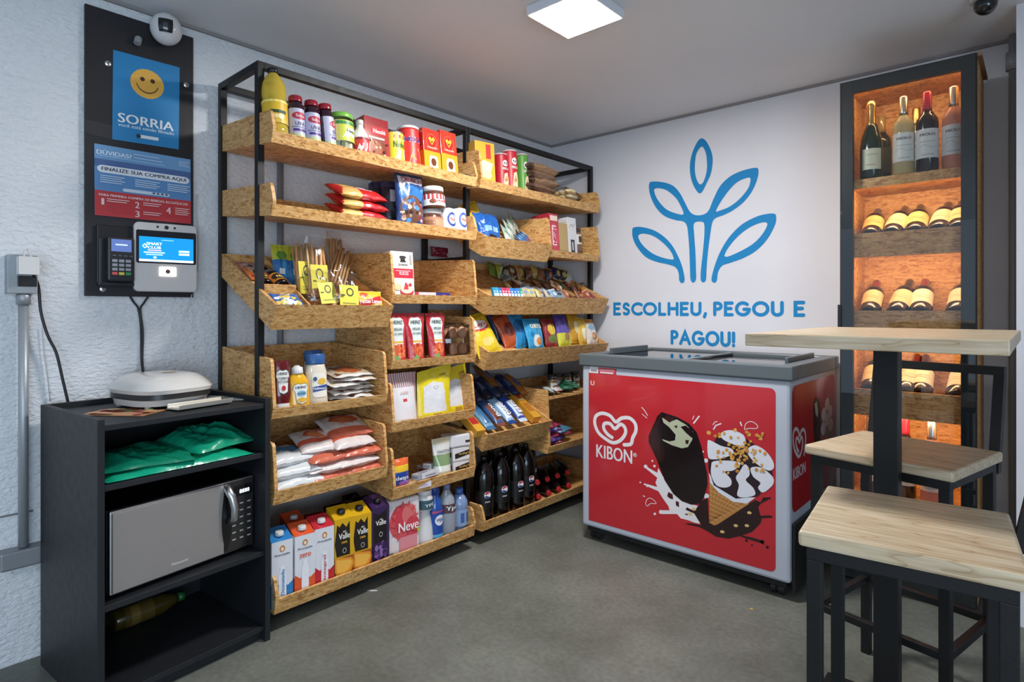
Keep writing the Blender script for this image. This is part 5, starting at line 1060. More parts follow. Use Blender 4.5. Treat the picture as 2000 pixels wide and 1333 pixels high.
m=MB(); m.grid(lambda u,v:(r*(.8+.2*v)*math.cos(2*PI*u),r*(.62*(1-v)+.04)*math.sin(2*PI*u),h*(.2+.8*v)),24,12,'#d3d5d0','gloss',cu=True,paint=lambda u,v:'#cfc9a8' if v>.82 else ('#7f9a6c' if .2<v<.48 else '#d6d8d2')); m.text(lambda x,y,l:Vector((x,-(r*(.62*(1-.6)+.08))-l-.004,y)),'PANTENE',0,h*.68,w*.7,h*.07,'#4a5a6a'); m.build('body',sh)
m=MB(); m.grid(lambda u,v:(r*.82*math.cos(2*PI*u),r*.66*math.sin(2*PI*u),h*.2*v),20,1,'#c9bf9c','plastic',cu=True); m.face([(r*.82*math.cos(2*PI*k/20),r*.66*math.sin(2*PI*k/20),h*.2) for k in range(20)],'#c9bf9c','plastic'); m.build('cap',sh); put(sh,'T11',.41,y,-4)
for k in range(3):
    w,_,y=fit('T11',884,923,900,.41)
    o=box_item('tissue_pack',['lowest white tissue pack with a black and gold band','middle white tissue pack with a black and gold band','topmost white tissue pack of the stack, turned slightly'][k],'tissue pack',w,.10,.058,'#d6d5d8',[('p',[(.1,.15),(.1,.55),(.95,.8),(.95,.4)],'#29241c'),('t','Softy\'s',.52,.48,.5,.2,'#cfae62')] if k<2 else [('r',.6,.3,.95,.5,'#33302c')],[('p',[(.1,.3),(.9,.3),(.9,.7),(.1,.7)],'#3a352e')] if k<2 else [],mat='gloss',bev=.008,group='tissue packs'); put(o,'T11',.375,y,(-4,-6,-12)[k],z=floorz('T11',.375)+k*.0595+.0015)
# ---- milk and juice row
def carton(label,w,h,front,side,col,capcol,name='milk_carton',cat='milk carton',topcol=None,square=False):
    d=w*.95 if not square else w; ro=thing(name,label,cat)
    m=MB(); hb=h*.9; m.box(-w/2,w/2,-d/2,d/2,0,hb*.96,col,'gloss'); tc=topcol or col
    i=len(m.v); m.v+=[(-w/2,-d/2,hb*.961),(w/2,-d/2,hb*.961),(w/2,d/2,h*.975),(-w/2,d/2,h*.975),(w/2,d/2,hb*.961),(-w/2,d/2,hb*.961)]
    for q in ((0,1,2,3),(1,4,2),(5,0,3),(4,5,3,2)): m.f.append((tuple(i+k for k in q),tc,'gloss',False))
    m.art(flat((0,-d/2,0),(1,0,0),(0,0,1)),w,hb*.96,front,'gloss'); m.art(flat((-w/2,0,0),(0,-1,0),(0,0,1)),d,hb*.96,side,'gloss',cx=0); m.build('body',ro)
    sl=(h*.975-hb*.961)/d; z=hb*.961+sl*d*.38
    c=MB(); c.lathe([(w*.2,0),(w*.21,.002),(w*.19,.012),(w*.17,.0145)],capcol,'plastic',18,(0,-d*.12,z-.001+.002)); c.build('cap',ro); return ro
def milkart(c,word,wc='#2f6fa8'):
    return [('p',[(0,0),(1,0),(1,.36),(.75,.30),(.5,.40),(.25,.33),(0,.40)],c),('e',.5,.88,.13,.05,'#c9803f'),('e',.5,.875,.07,.03,'#f2e3cf'),('t','Piracanjuba',.5,.79,.72,.04,'#4c4a58'),('p',[(.40,.62),(.60,.62),(.60,.55),(.68,.46),(.68,.12),(.32,.12),(.32,.46),(.40,.55)],'#eceef2')]+([('t',word,.5,.68,.56,.06,c)] if word else [])
def vert(ro,word,w,h,col):
    m=MB(); m.text(flat((0,-w*.95/2,0),(0,0,1),(-1,0,0)),word,h*.32,.0,h*.34,w*.16,col,'gloss',.004); m.build('print',ro)
MK=[(531,577,1037,'blue-topped milk carton at the left end of the front row','#2f7fbe','Desnatado',''),(579,618,1026,'orange and white lactose-free milk carton, second from the left in the front row','#dd5a34','','zero'),(617,656,1012,'red and white whole milk carton, third from the left in the front row','#c42c3a','Integral','')]
for (u0,u1,vt,lab,c,vw,word) in MK:
    w,h,y=fit('T12',u0,u1,vt,.44); w=min(w,.075)
    o=carton(lab,w,h,milkart(c,word),[('r',0,0,1,.35,c),('r',.1,.5,.9,.8,'#b8c4d0')],'#dfe1e6','#d9dad8',topcol=c)
    if vw: vert(o,vw,w,h,c)
    put(o,'T12',.44-w/2,y,-5)
for k,(u,X,vt,c,lab) in enumerate(((545,.33,1005,'#2f6fa4','blue milk carton directly behind the front blue one'),(590,.34,1000,'#d8502e','orange milk carton behind the lactose-free one'),(635,.34,985,'#a8222c','red milk carton behind the whole milk one'),(618,.26,970,'#8f1d28','dark red milk carton in the third row'),(572,.27,960,'#d9542e','tall orange milk carton standing rearmost behind the front row'))):
    w=.072; y=yu(u,X); h=.225 if k<4 else .26
    o=carton(lab,w,h,milkart(c,''),[('r',0,0,1,1,c)],c,'#d9dad8',topcol=c); put(o,'T12',X,y,-3)
ORJ=[('r',0,0,1,.40,'#a85a22'),('p',[(.0,.62),(.12,.92),(.25,.88),(.4,.94),(.6,.86),(.78,.95),(.8,.42),(.1,.42)],'#241c1c'),('t','del',.5,.80,.16,.03,'#f0eee6'),('t','Valle',.5,.73,.6,.09,'#f0eee6'),('t','100%',.5,.63,.3,.035,'#e8b83a'),('e',.5,.5,.1,.04,'#d8d8d0'),('e',.5,.5,.08,.032,'#241c1c'),('p',[(0,.42),(.9,.36),(1,.28),(.85,.16),(.5,.08),(.1,.12),(0,.2)],'#e3952e'),('p',[(.06,.38),(.82,.33),(.9,.28),(.7,.18),(.4,.14),(.1,.18)],'#f0b64e'),('p',[(.4,.0),(1,.0),(1,.2),(.8,.14)],'#8a3a1c'),('e',.25,.06,.12,.04,'#2a1a18')]
for k,(u0,u1,vt,lab) in enumerate(((655,691,993,'yellow orange-juice carton with black cap, left of two in the front row'),(691,726,986,'yellow orange-juice carton with black cap, right of two in the front row'))):
    w,h,y=fit('T12',u0,u1,vt,.43); w=min(w*.97,.078)
    put(carton(lab,w,h,ORJ,[('r',0,0,1,.4,'#b86a22'),('r',.1,.5,.9,.9,'#c79a20')],'#d9a91f','#1c1c20',name='juice_carton',cat='juice carton'),'T12',.44-w/2,y,-6)
GRJ=[('p',[(.1,.42),(.1,.92),(.4,.88),(.85,.95),(.85,.42)],'#1d161c'),('t','del',.5,.80,.14,.025,'#f0eee6'),('t','Valle',.5,.745,.6,.08,'#f0eee6'),('e',.5,.55,.1,.04,'#d8d8d0'),('e',.5,.55,.08,.03,'#1d161c')]+stipple(22,['#5a3a78','#7a5698','#3a2450','#8e6aa8'],.15,.1,.85,.4,.12,.05)
w,h,y=fit('T12',727,763,972,.43)
put(carton('purple grape juice carton with black cap, left of the pink paper pack',min(w,.078),h,GRJ,[('r',0,0,1,1,'#33204a'),('r',.2,.3,.8,.7,'#c9bed6')],'#3a2450','#151218',name='juice_carton',cat='juice carton'),'T12',.405,y,-6)
k=0
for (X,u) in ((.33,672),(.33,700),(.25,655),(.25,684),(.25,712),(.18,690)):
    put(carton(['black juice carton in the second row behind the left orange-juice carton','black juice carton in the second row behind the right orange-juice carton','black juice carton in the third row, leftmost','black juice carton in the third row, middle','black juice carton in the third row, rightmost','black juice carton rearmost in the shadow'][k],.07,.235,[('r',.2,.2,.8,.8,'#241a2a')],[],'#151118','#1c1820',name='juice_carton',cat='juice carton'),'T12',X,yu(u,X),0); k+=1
w,h,y=fit('T12',762,822,975,.43)
o=box_item('toilet_paper_pack','white and pink toilet paper pack with the word Neve, in the bottom left tray','paper pack',w*1.0,.10,h,'#e3dcdc',[('e',.45,.62,.40,.30,'#d85a60'),('e',.38,.68,.26,.22,'#cf3f4c'),('e',.65,.72,.22,.18,'#dd7070'),('e',.75,.5,.22,.18,'#cf4450')]+[('p',[(.5+.30*math.cos(a*.5),.62+.26*math.sin(a*.5)),(.5+.46*math.cos(a*.5+.2),.62+.36*math.sin(a*.5+.2)),(.5+.30*math.cos(a*.5+.4),.62+.26*math.sin(a*.5+.4))],'#d4555c') for a in range(12)]+[('r',.35,.12,.88,.36,'#dd8f98'),('t','Neve',.62,.53,.62,.16,'#f6eef0'),('e',.1,.1,.08,.05,'#6a8a4a'),('e',.93,.42,.05,.05,'#b7c04a')],[('e',.5,.6,.4,.2,'#dc8a90')],mat='gloss',bev=.012); put(o,'T12',.375,y,-5)
def rb(name,label,cat,u0,u1,vt,X,col,mat,prof,cap,labels=[]):
    w,h,y=fit('T12',u0,u1,vt,X+.02); r=w/2
    o=bottle(name,label,cat,[(r*a,h*b) for a,b in prof],col,mat,cap=([(r*a,h*b) for a,b in cap[0]],cap[1]),labels=[((r*q[0])+.0005,h*q[1],h*q[2],r*q[3],q[4],q[5]) for q in labels]); put(o,'T12',X,y); return o
rb('bleach_bottle','white bleach bottle with a narrow waist, right of the pink paper pack','cleaning bottle',821,849,958,.40,'#d9dadb','gloss',[(.95,0),(1,.02),(1,.12),(.9,.35),(.62,.6),(.72,.64),(.95,.66),(.95,.86),(.8,.92)],([(.82,.92),(.82,1)],'#e4e4e4'),[(.95,.68,.16,3,'#3b5a66',[('t','YPÊ',.5,.5,.4,.4,'#dfe6e8')])])
rb('disinfectant_bottle','deep blue cleaner bottle with the word Veja','cleaning bottle',843,868,952,.405,'#1f4f9e','gloss',[(.9,0),(1,.02),(1,.62),(.8,.74),(.55,.84),(.5,.88)],([(.62,.87),(.62,.98),(.5,1)],'#1b4590'),[(1,.14,.46,3.2,'#1d4aa0',[('e',.5,.64,.2,.2,'#e8ecf4'),('t','VEJA',.5,.64,.3,.16,'#1d3f90'),('p',[(.2,.9),(.8,.98),(.8,1.0),(.2,1)],'#c04a6a'),('r',0,0,1,.12,'#5fb0d8')])])
rb('detergent_bottle','clear detergent bottle with the word Ypê','cleaning bottle',866,892,947,.40,'#c3ccd6','liquid',[(.9,0),(1,.02),(.9,.1),(1,.18),(1,.6),(.8,.75),(.4,.87),(.36,.9)],([(.4,.9),(.4,1)],'#7a84a4'),[(1,.5,.16,3,'#5a4048',[('t','Ypê',.5,.5,.55,.6,'#eef0f2')])])
rb('softener_bottle','pale blue cleaning bottle at the right end of the bottom left tray','cleaning bottle',890,915,955,.39,'#7c93bb','gloss',[(.9,0),(1,.02),(.92,.15),(1,.3),(.9,.5),(1,.62),(.95,.72),(.5,.87)],([(.45,.87),(.45,1)],'#3f62a6'),[(1,.2,.36,3,'#8ba3c6',[('r',.3,.2,.45,.8,'#3f5f9e'),('r',.55,.2,.7,.8,'#3f5f9e')])])
# ---- top right tray
w,h,y=fit('T13',934,972,276,.44)
o=box_item('snack_box','yellow biscuit box at the left end of the top right tray','box',w*.85,.07,h*.98,'#dfa636',[('r',.55,.62,.8,.95,'#c33a34'),('p',[(.1,.45),(.4,.58),(.9,.52),(.75,.3),(.5,.2),(.2,.15),(.3,.35)],'#eddcae'),('e',.6,.25,.2,.1,'#e6cf9c')],[('r',.1,.1,.9,.5,'#c98c2a')]); put(o,'T13',.40,y,-10)
for k,(u0,u1,vt,X,c,lab) in enumerate(((974,998,301,.39,'#b01f2c','red stacked-chips can, shorter-looking and set back a little, left of the pair'),(999,1024,293,.425,'#b82430','red stacked-chips can standing foremost in the top right tray'),(1022,1034,301,.36,'#5c9a3a','green stacked-chips can behind the red one'))):
    X2=X+.02; w,h,y=fit('T13',u0,u1,vt,X2); r=.0365 if k<2 else .033; h=min(h,.235)
    o=bottle('chips_can',lab,'chips can',[(r,0),(r,h*.97)],c,'gloss',cap=([(r*1.03,h*.965),(r*1.03,h*.995),(r*.98,h)],'#c9b8b8'),capname='lid',labels=[(r+.0003,h*.02,h*.93,r*2*PI*.99,c,[('e',.5,.76,.07,.09,'#e9e1dc'),('e',.47,.77,.018,.018,'#1c1416'),('e',.53,.77,.018,.018,'#1c1416'),('p',[(.455,.735),(.48,.75),(.5,.738),(.52,.75),(.545,.735),(.5,.72)],'#1c1416'),('t','PRINGLES',.5,.6,.16,.07,'#f2e8e0'),('p',[(.42,.08),(.46,.45),(.54,.5),(.58,.3),(.56,.06)],'#e8d3b0'),('p',[(.44,.12),(.5,.42),(.53,.3)],'#c99a5a')])]); put(o,'T13',X,yu((u0+u1)/2,X2),-6)
def bread(label,w,h,t,c,ac,seed,lab=None):
    return pouch('bread_bag',label,'bread bag',w,h,t,[('e',.5,.5,.4,.42,c),('r',0,0,.12,1,ac),('e',.3,.35,.12,.14,'#3a2c2e')]+stipple(8,[c,'#8a6a48'],.2,.1,.8,.9,.1,.06)+([('r',.68,.1,.95,.9,lab),('e',.82,.45,.09,.2,'#7d2c2a')] if lab else []),c,seed=seed,wr=1.1,full=.24,crimp=.015,pinch=.02)
for k in range(5):
    o=bread(['lowest brown bread bag of the pile','second brown bread bag from the bottom with a dark printed oval','third brown bread bag from the bottom','fourth brown bread bag from the bottom','topmost brown bread bag on the pile in the top right tray'][k],.23 if k<4 else .25,.17,.058,['#8a6a52','#7d5e4a','#937258','#84644c','#9a7550'][k],'#5a4238',180+k,'#c9c64e' if k in(0,2,4) else None)
    o.location=(.42,yu(1068,.43)+(.01,-.01,.008,-.005,.0)[k],floorz('T13',.43)+.024+k*.036); o.rotation_euler=(math.radians(-84),0,math.radians(90+(-3,4,-5,3,0)[k])); o['group']='bread bags'
rb_=thing('roll_bag','clear bag of long pale bread rolls at the right of the bread pile','bread bag',(.36,yu(1115,.40),floorz('T13',.36)),math.radians(90))
m=MB()
for k in range(9):
    x=-.035+.035*(k%3)*1.0; z=.02+.031*(k//3); m.ball((0+.004*(k%2),-.04+.045*(k%3),z),.021,'#efdcb4' if k%2 else '#e8d09c','matte',14,8,sc=(2.6,.95,.72))
m.build('bread_rolls',rb_)
b=pouch('bag','','',.15,.14,.11,[],'#fff','clearfilm',190,nx=12,ny=12,wr=1.5); 
for q in ('label','category'):
    if q in b: del b[q]
b.parent=rb_; b.rotation_euler=(math.radians(-90),0,0); b.location=(0,-.075,.056)
# ---- second tray, right unit
def tset(o,key,X,u,rx,yaw=0,dz=0,ry=0): o.location=(X,yu(u,X),floorz(key,X)+dz); o.rotation_euler=(math.radians(rx),math.radians(ry),math.radians(90+yaw)); return o
o=pouch('snack_bag','crumpled bright blue snack bag in the small tilted tray','food bag',.15,.16,.06,[('r',.2,.3,.45,.5,'#7fa8d8'),('r',.55,.3,.8,.48,'#8fb4de'),('r',.3,.0,.7,.2,'#1a2434')],'#1d59a6',seed=200,wr=2.6); tset(o,'T14',.42,960,-22,-4)
o=pouch('snack_bag','yellow snack bag at the left behind the bright blue bag','food bag',.12,.14,.05,stipple(8,['#b8641e','#e0c040'],.1,.1,.9,.9,.12,.1),'#cda52a',seed=201,wr=2); tset(o,'T14',.30,932,-12,0,.02,-20)
for k in range(4):
    o=pouch('mint_pack',['nearest mint-green and white pack leaning to the left','second mint-green and white pack from the front','third mint-green and white pack from the front','rearmost mint-green and white pack'][k],'food pack',.075,.13,.02,[('r',.1,.2,.9,.45,'#d9dcd6'),('r',.15,.55,.85,.7,'#6f9c8c'),('e',.6,.8,.2,.1,'#cfd8c8')],'#a8bdb0',seed=205+k,wr=1); tset(o,'T14',.43-.05*k,996+4*k,-32,8,.004+.012*k,24)
for k in range(4):
    o=pouch('chocolate_pack',['front blue chocolate pack by the tray lip','second blue chocolate pack from the lip','third blue chocolate pack from the lip','rear blue chocolate pack by the raised side'][k],'food pack',.05,.09,.016,[('r',.1,.5,.9,.8,'#8fb0cf'),('r',.2,.1,.8,.25,'#c03a40')],'#2c69a6',seed=210+k); tset(o,'T14',.43-.03*k,1028+3*k,-50,10,.01,10)
w,h,y=fit('T15',1074,1093,420,.44)
o=box_item('biscuit_box','red biscuit box with white lettering at the left end of the flat tray','box',w*.93,.12,h,'#b23644',[('e',.5,.45,.45,.3,'#d7455a'),('r',.1,.82,.9,.95,'#e8c9b8'),('r',.25,.2,.7,.7,'#e6d4d4')],[('r',0,0,1,1,'#a82c3c'),('r',.1,.75,.9,.9,'#d08a8a')],mat='gloss')
m=MB(); m.text(flat((0,-.06,0),(0,0,1),(-1,0,0)),'NISSIN',h*.45,0,h*.42,w*.35,'#c42a3a','print',.004); m.build('print',o); put(o,'T15',.385,y)
for k,(X,c) in enumerate(((.25,'#a8303c'),(.18,'#b8424a'),(.11,'#8f2732'))):
    o=box_item('biscuit_box',['red biscuit box second in the row behind the front red box','pinkish red biscuit box third in the row','dark red biscuit box rearmost in the row'][k],'box',.06,.055,.19,c,[('r',.1,.2,.9,.8,'#d08888')],[('r',.1,.3,.9,.7,'#d9b0a8')]); put(o,'T15',X,y)
w,h,y=fit('T15',1093,1112,438,.43); o=box_item('kraft_box','plain kraft cardboard box between the red and the white box','box',w*.95,.09,h,'#b79b68',[('r',.1,.1,.9,.14,'#a08450')],[('r',.1,.1,.9,.9,'#a98d5c')]); put(o,'T15',.385,y)
w,h,y=fit('T15',1112,1129,427,.43); o=box_item('tea_box','tall white box with a black vertical panel','box',w*.95,.09,h,'#d8d8da',[('r',.25,.08,.7,.42,'#2a2a2e'),('r',.38,.14,.55,.36,'#c8c8c8'),('s',[(.2,.75),(.4,.82),(.6,.76),(.8,.84)],.012,'#a8765a')],[('r',.1,.1,.9,.9,'#c9c2b8')]); put(o,'T15',.385,y)
w,h,y=fit('T15',1130,1142,448,.43); o=bottle('spice_jar','brown nut jar right of the tall white box','jar',[(w/2,0),(w/2,h*.85),(w*.42,h*.88)],'#7c6050','gloss',cap=([(w*.45,h*.86),(w*.45,h)],'#3c3836'),capname='lid',labels=[(w/2+.0004,h*.45,h*.35,w*1.2,'#cfc8be',[('r',.3,.2,.7,.8,'#3a3430')])]); put(o,'T15',.40,y)
o=box_item('sweets_box','small pale yellow box lying beside the nut jar','box',.05,.05,.03,'#d9c26a',[('r',.1,.2,.9,.6,'#c9b05a')]); put(o,'T15',.41,yu(1150,.44))
# ---- sweets tray: many small packs
SW=random.Random(77)
def small(name,lab,cat,w,h,t,col,acc,seed,group):
    return pouch(name,lab,cat,w,h,t,[('r',.0,.0,1,.12,acc),('r',0,.88,1,1,acc),('e',.5,.5,.28,.2,acc)],col,seed=seed,nx=8,ny=10,wr=1.2,group=group,crimp=.1)
# gum packs standing in a row at the left front
for k,(u,c,n) in enumerate(((968,'#2f8fb0','teal'),(973,'#3a9cc0','light teal'),(979,'#256fa8','blue'),(985,'#c23a5e','raspberry pink'),(990,'#b83058','dark pink'),(996,'#c94a6a','salmon pink'),(1002,'#2a7fc4','bright blue'),(1008,'#2f6fc0','royal blue'),(1014,'#3584c8','sky blue'),(1020,'#2f9a88','green'))):
    o=box_item('gum_pack',n+' gum pack standing in the row at the left front of the sweets tray','gum pack',.022,.014,.06,c,[('r',.15,.2,.85,.5,'#d5e4ec'),('r',.3,.6,.7,.7,'#ffffff')],mat='gloss',group='gum packs in the sweets tray'); tset(o,'T16',.435,u,-20,-4,.012)
packs=[(1030,.43,'#cbb98e','#8f9aa8','beige and grey'),(1040,.435,'#d4c77e','#8aa0b4','pale yellow'),(1048,.42,'#b9bcc0','#4a6f9a','silver and blue'),(1056,.435,'#d8cda0','#c9a23a','cream and gold'),(1064,.43,'#6f9cc8','#e0e4e8','light blue'),(1072,.435,'#c8c2b0','#3f6f9a','grey-white'),(1080,.425,'#d6bd78','#7f9cbc','sand coloured'),(1088,.435,'#7fa2c0','#d8dce0','steel blue'),(1098,.43,'#8a98a4','#3b4a58','slate grey'),(1110,.43,'#a8643c','#d8b088','copper'),(1120,.435,'#8f4a2c','#c99a6a','chestnut brown'),(1131,.43,'#b8764a','#6a3420','toffee coloured'),(1142,.435,'#7a3a28','#b07a50','dark brown'),(1152,.43,'#a04a34','#d9a27a','rust red'),(1163,.435,'#86323a','#c06a5a','wine red')]
for k,(u,X,c,a2,n) in enumerate(packs):
    o=small('candy_pack',n+' candy pack standing along the front of the sweets tray','candy pack',.055,.065,.018,c,a2,300+k,'candy packs in the sweets tray'); tset(o,'T16',X-.01,u,-38+SW.uniform(-12,12),SW.uniform(-25,25),.014,SW.uniform(-20,20))
cols=[('#6c8a3a','olive green'),('#8f9a3c','yellow-green'),('#3b3a2a','very dark olive'),('#7a4a2a','brown'),('#9c7a4a','tan'),('#54402c','dark brown'),('#a89a5a','straw yellow'),('#8c5a34','caramel brown'),('#2a2c34','black'),('#1f2a5a','navy blue'),('#23252c','charcoal'),('#c8ccd0','silver'),('#3a3c44','graphite'),('#6f7f8f','blue-grey')]
for k,(c,n) in enumerate(cols):
    u=966+13.5*k; X=.17+.02*(k%3)
    o=small('candy_bag',n+' candy bag in the back row of the sweets tray','candy bag',.085,.09,.035,c,SW.choice(['#b8a85a','#8a8a80','#b05a3a','#d0c8a8']),330+k,'candy bags in the sweets tray'); tset(o,'T16',X,u,-18+SW.uniform(-15,8),SW.uniform(-20,20),.012,SW.uniform(-25,25))
for k in range(16):
    u=1000+10.5*k; X=.33-.02*(k%3); c,n=[('#c9b68a','wheat'),('#46301f','cocoa'),('#d2cdb4','ivory'),('#7c92a8','dusty blue'),('#8a5638','cinnamon'),('#5c3a28','coffee'),('#b7bcc0','pewter'),('#2f3238','jet black'),('#e0d8b0','vanilla'),('#9b6b44','hazel'),('#6d7f5a','sage green'),('#a85a4a','brick red'),('#46505c','lead grey'),('#cfa56a','amber'),('#78462e','mahogany'),('#a33f3f','crimson')][k]
    o=small('candy_pack',n+' candy pack in the middle of the sweets tray','candy pack',.06,.07,.02,c,SW.choice(['#d8d4c0','#7a5a3a','#b8b0a0','#c04a3a']),360+k,'candy packs in the sweets tray'); tset(o,'T16',X,u,-52+SW.uniform(-14,14),SW.uniform(-40,40),.012,SW.uniform(-30,30))
# ---- chips tray
CH_=[('big yellow potato chips bag with a red and white round logo at the left end','#dcc028',959,.43,.155,.215,[('e',.5,.70,.38,.14,'#c42c34'),('e',.5,.72,.32,.11,'#ece4dc'),('t',"Lay's",.5,.71,.5,.11,'#c42c34'),('e',.55,.3,.25,.1,'#e8cf7a'),('r',0,.9,1,1,'#c9a81e')],-24,-4,-14),
 ('dark blue chips bag half hidden behind the yellow bag','#173f66',990,.33,.14,.2,[('e',.5,.5,.3,.2,'#2a6a96')],-20,0,-10),
 ('orange-brown chips bag leaning left of the blue ones','#b4522c',1005,.38,.13,.19,[('e',.5,.5,.3,.2,'#7a3020'),('r',0,.9,1,1,'#8a3a20')],-20,0,-16),
 ('bright blue chips bag tucked behind the front blue one','#2a86bc',1024,.39,.12,.19,[('e',.5,.6,.35,.2,'#1c5f96')],-18,0,-10),
 ('bright blue cheese snack bag facing forward','#2b95c4',1049,.43,.135,.175,[('t','CHEETOS',.55,.74,.7,.14,'#f0e0c0'),('e',.5,.3,.25,.18,'#d8dfe2'),('e',.6,.28,.16,.12,'#dc8a3a'),('e',.25,.5,.1,.08,'#1c6f9e')],-16,0,0),
 ('small dark red snack bag with a yellow picture','#8e2c34',1079,.42,.11,.165,[('e',.5,.62,.32,.2,'#d8b83c'),('e',.5,.3,.35,.14,'#6a7a3a')],-16,0,2),
 ('purple and lime snack bag beside the small dark red bag','#5b4a9e',1105,.42,.12,.19,[('r',0,0,1,.42,'#c7ca3c'),('e',.6,.3,.2,.12,'#a8702c')],-18,0,3),
 ('golden yellow snack bag behind the cream-fronted one','#cf9a2c',1127,.39,.11,.185,[('e',.45,.5,.2,.2,'#e8dcb8')],-16,0,2),
 ('yellow snack bag with a round white window right of the purple bag','#dab246',1141,.41,.10,.165,[('e',.5,.4,.3,.2,'#ece2c4')],-16,0,3),
 ('white and orange snack bag at the right end of the chips tray','#dcd4cc',1159,.425,.115,.165,[('r',0,.84,1,1,'#d08a3a'),('e',.5,.65,.35,.1,'#8ab0cc'),('e',.55,.32,.2,.14,'#b0702c'),('e',.5,.34,.12,.08,'#e0a860')],-18,0,0)]
for k,(lab,c,u,X,w,h,art_,rx,yaw,ry) in enumerate(CH_):
    o=pouch('chips_bag',lab,'chips bag',w,h,.05,art_,c,seed=400+k,wr=1.2); tset(o,'T17',X,u,rx,yaw,.006,ry)
# ---- cookie packs: long packs lying up the slope
ck=[(938,.45,'#d9a23a','#b43430','yellow cookie box with a red mark at the far left of the cookie tray',.0),(961,.44,'#74a4c6','#3f6f9a','light blue cookie pack, second from the left',.0),(982,.445,'#33588f','#7c4638','blue and brown cookie pack with white lettering, third from the left',.01),(1003,.445,'#8fb8dc','#1d3f80','light and dark blue cookie pack, fourth from the left',.01),(1024,.445,'#2c4a9a','#cfd8ea','royal blue cookie pack, fifth from the left',.01),(1048,.44,'#d89c32','#b8742a','golden yellow cookie box at the right of the cookie tray',.0)]
for k,(u,X,c,c2,lab,dz) in enumerate(ck):
    w=.052; L=.235
    if k in (0,5): o=box_item('cookie_pack',lab,'cookie pack',w*1.05,.04,L,c,[('r',.1,.2,.9,.5,c2),('e',.5,.75,.3,.1,'#c23430'),('r',.2,.6,.8,.65,'#f0d8a0')],mat='gloss')
    else: o=pouch('cookie_pack',lab,'cookie pack',w*1.1,L,.045,[('r',0,0,1,.09,c2),('r',.15,.15,.75,.62,c2 if k!=3 else '#e6edf4'),('r',0,.9,1,1,c2)],c,seed=430+k,wr=.4,crimp=.06,pinch=0)
    if k in (2,3,4):
        m=MB(); m.text(lambda x,y,l:Vector((-y,-.0255-l,x)),['','','Bono','OREO','BIS',''][k],L*.4,0,L*.42,w*.5,'#eef2f8','print',.001); m.build('print',o)
    lie(o,'T18',X,yu(u,X),-3,z=.01+dz,t=.045,extra=6)
dk=[(948,.34,'#20304e','navy cookie pack upper left'),(966,.33,'#1b2438','midnight blue cookie pack upper second'),(984,.33,'#24344c','dark slate cookie pack upper third'),(1000,.33,'#2c2f3c','charcoal cookie pack upper fourth'),(1018,.33,'#1d2c54','dark royal blue cookie pack upper fifth'),(1035,.34,'#a8642c','copper brown cookie pack upper right'),(978,.30,'#7c5128','brown cookie pack lying on the upper row')]
for k,(u,X,c,lab) in enumerate(dk):
    o=pouch('cookie_pack',lab+', behind the front row of the cookie tray','cookie pack',.055,.2,.045,[('r',.2,.3,.8,.6,'#56607c'),('r',0,.9,1,1,'#8a90a0')],c,seed=445+k,wr=.5,pinch=0); lie(o,'T18',X-.03,yu(u,X),-4,z=.058+(.04 if k==6 else 0),t=.045,extra=4)
# ---- two-level tray: purple candy bags, jars
for k in range(6):
    c=['#7a2c48','#4a3c86','#8e2f4a','#4a86a0','#5e3a90','#9a3048'][k]
    o=pouch('candy_bag',['lowest maroon candy bag','second violet-blue candy bag','third dark pink candy bag','teal candy bag in the middle of the heap','purple candy bag at the right of the heap','topmost red candy bag of the heap'][k]+' on the lower level beside the freezer','candy bag',.16,.15,.04,stipple(10,['#b83a50','#6aa0b8','#c9c2d8','#5a3a9a','#a02c3c'],.1,.1,.9,.9,.14,.12),c,seed=460+k,wr=2.4)
    o.location=(.43-.006*k,yu(1085+9*(k%4),.43),floorz('T19',.43)+.022+.017*k); o.rotation_euler=(math.radians(-82),0,math.radians(90+(-8,10,-5,14,-12,6)[k]))
zt_=.347+.3+.0015
for k,(u,X,c) in enumerate(((1078,.38,'#5c4a34'),(1090,.33,'#6a543a'),(1106,.36,'#57452f'),(1122,.34,'#4a3c2c'))):
    o=bottle('nut_jar',['stout jar of brown nuts at the left of the upper level','jar of brown nuts second from the left on the upper level','jar of brown nuts third from the left on the upper level','jar of brown nuts fourth from the left, by the freezer'][k],'jar',[(.028,0),(.03,.005),(.03,.08),(.026,.086)],c,'gloss',cap=([(.027,.086),(.027,.1)],'#2c2c2e'),capname='lid',labels=[(.0304,.02,.045,.07,'#b9b2a4',[('r',.2,.3,.8,.7,'#5a4a3a')])]); o.location=(X,yu(u,X),zt_); o.rotation_euler=(0,0,PI/2)
for k in range(6):
    o=small('candy_pack',['dark green foil mint pack nearest the tray edge','dark green foil mint pack second from the edge','bottle-green foil mint pack resting on the others','white and red candy pack on the upper level','green foil mint pack at the back','pale candy pack at the left of the upper level'][k],'candy pack',.08,.07,.03,['#1f5a3e','#24684a','#1a4a34','#c9c4c0','#2a7050','#a9b0ac'][k],['#0f3a28','#5a9a7a','#4a8a6a','#b03a40','#123a2a','#6a8a9a'][k],480+k,'foil packs on the upper level'); X=(.42,.40,.41,.43,.36,.42)[k]; u=(1108,1122,1115,1095,1130,1082)[k]; o.location=(X,yu(u,X),zt_+.02+(.018 if k==2 else 0)); o.rotation_euler=(math.radians(-70),0,math.radians(90+k*17-40))
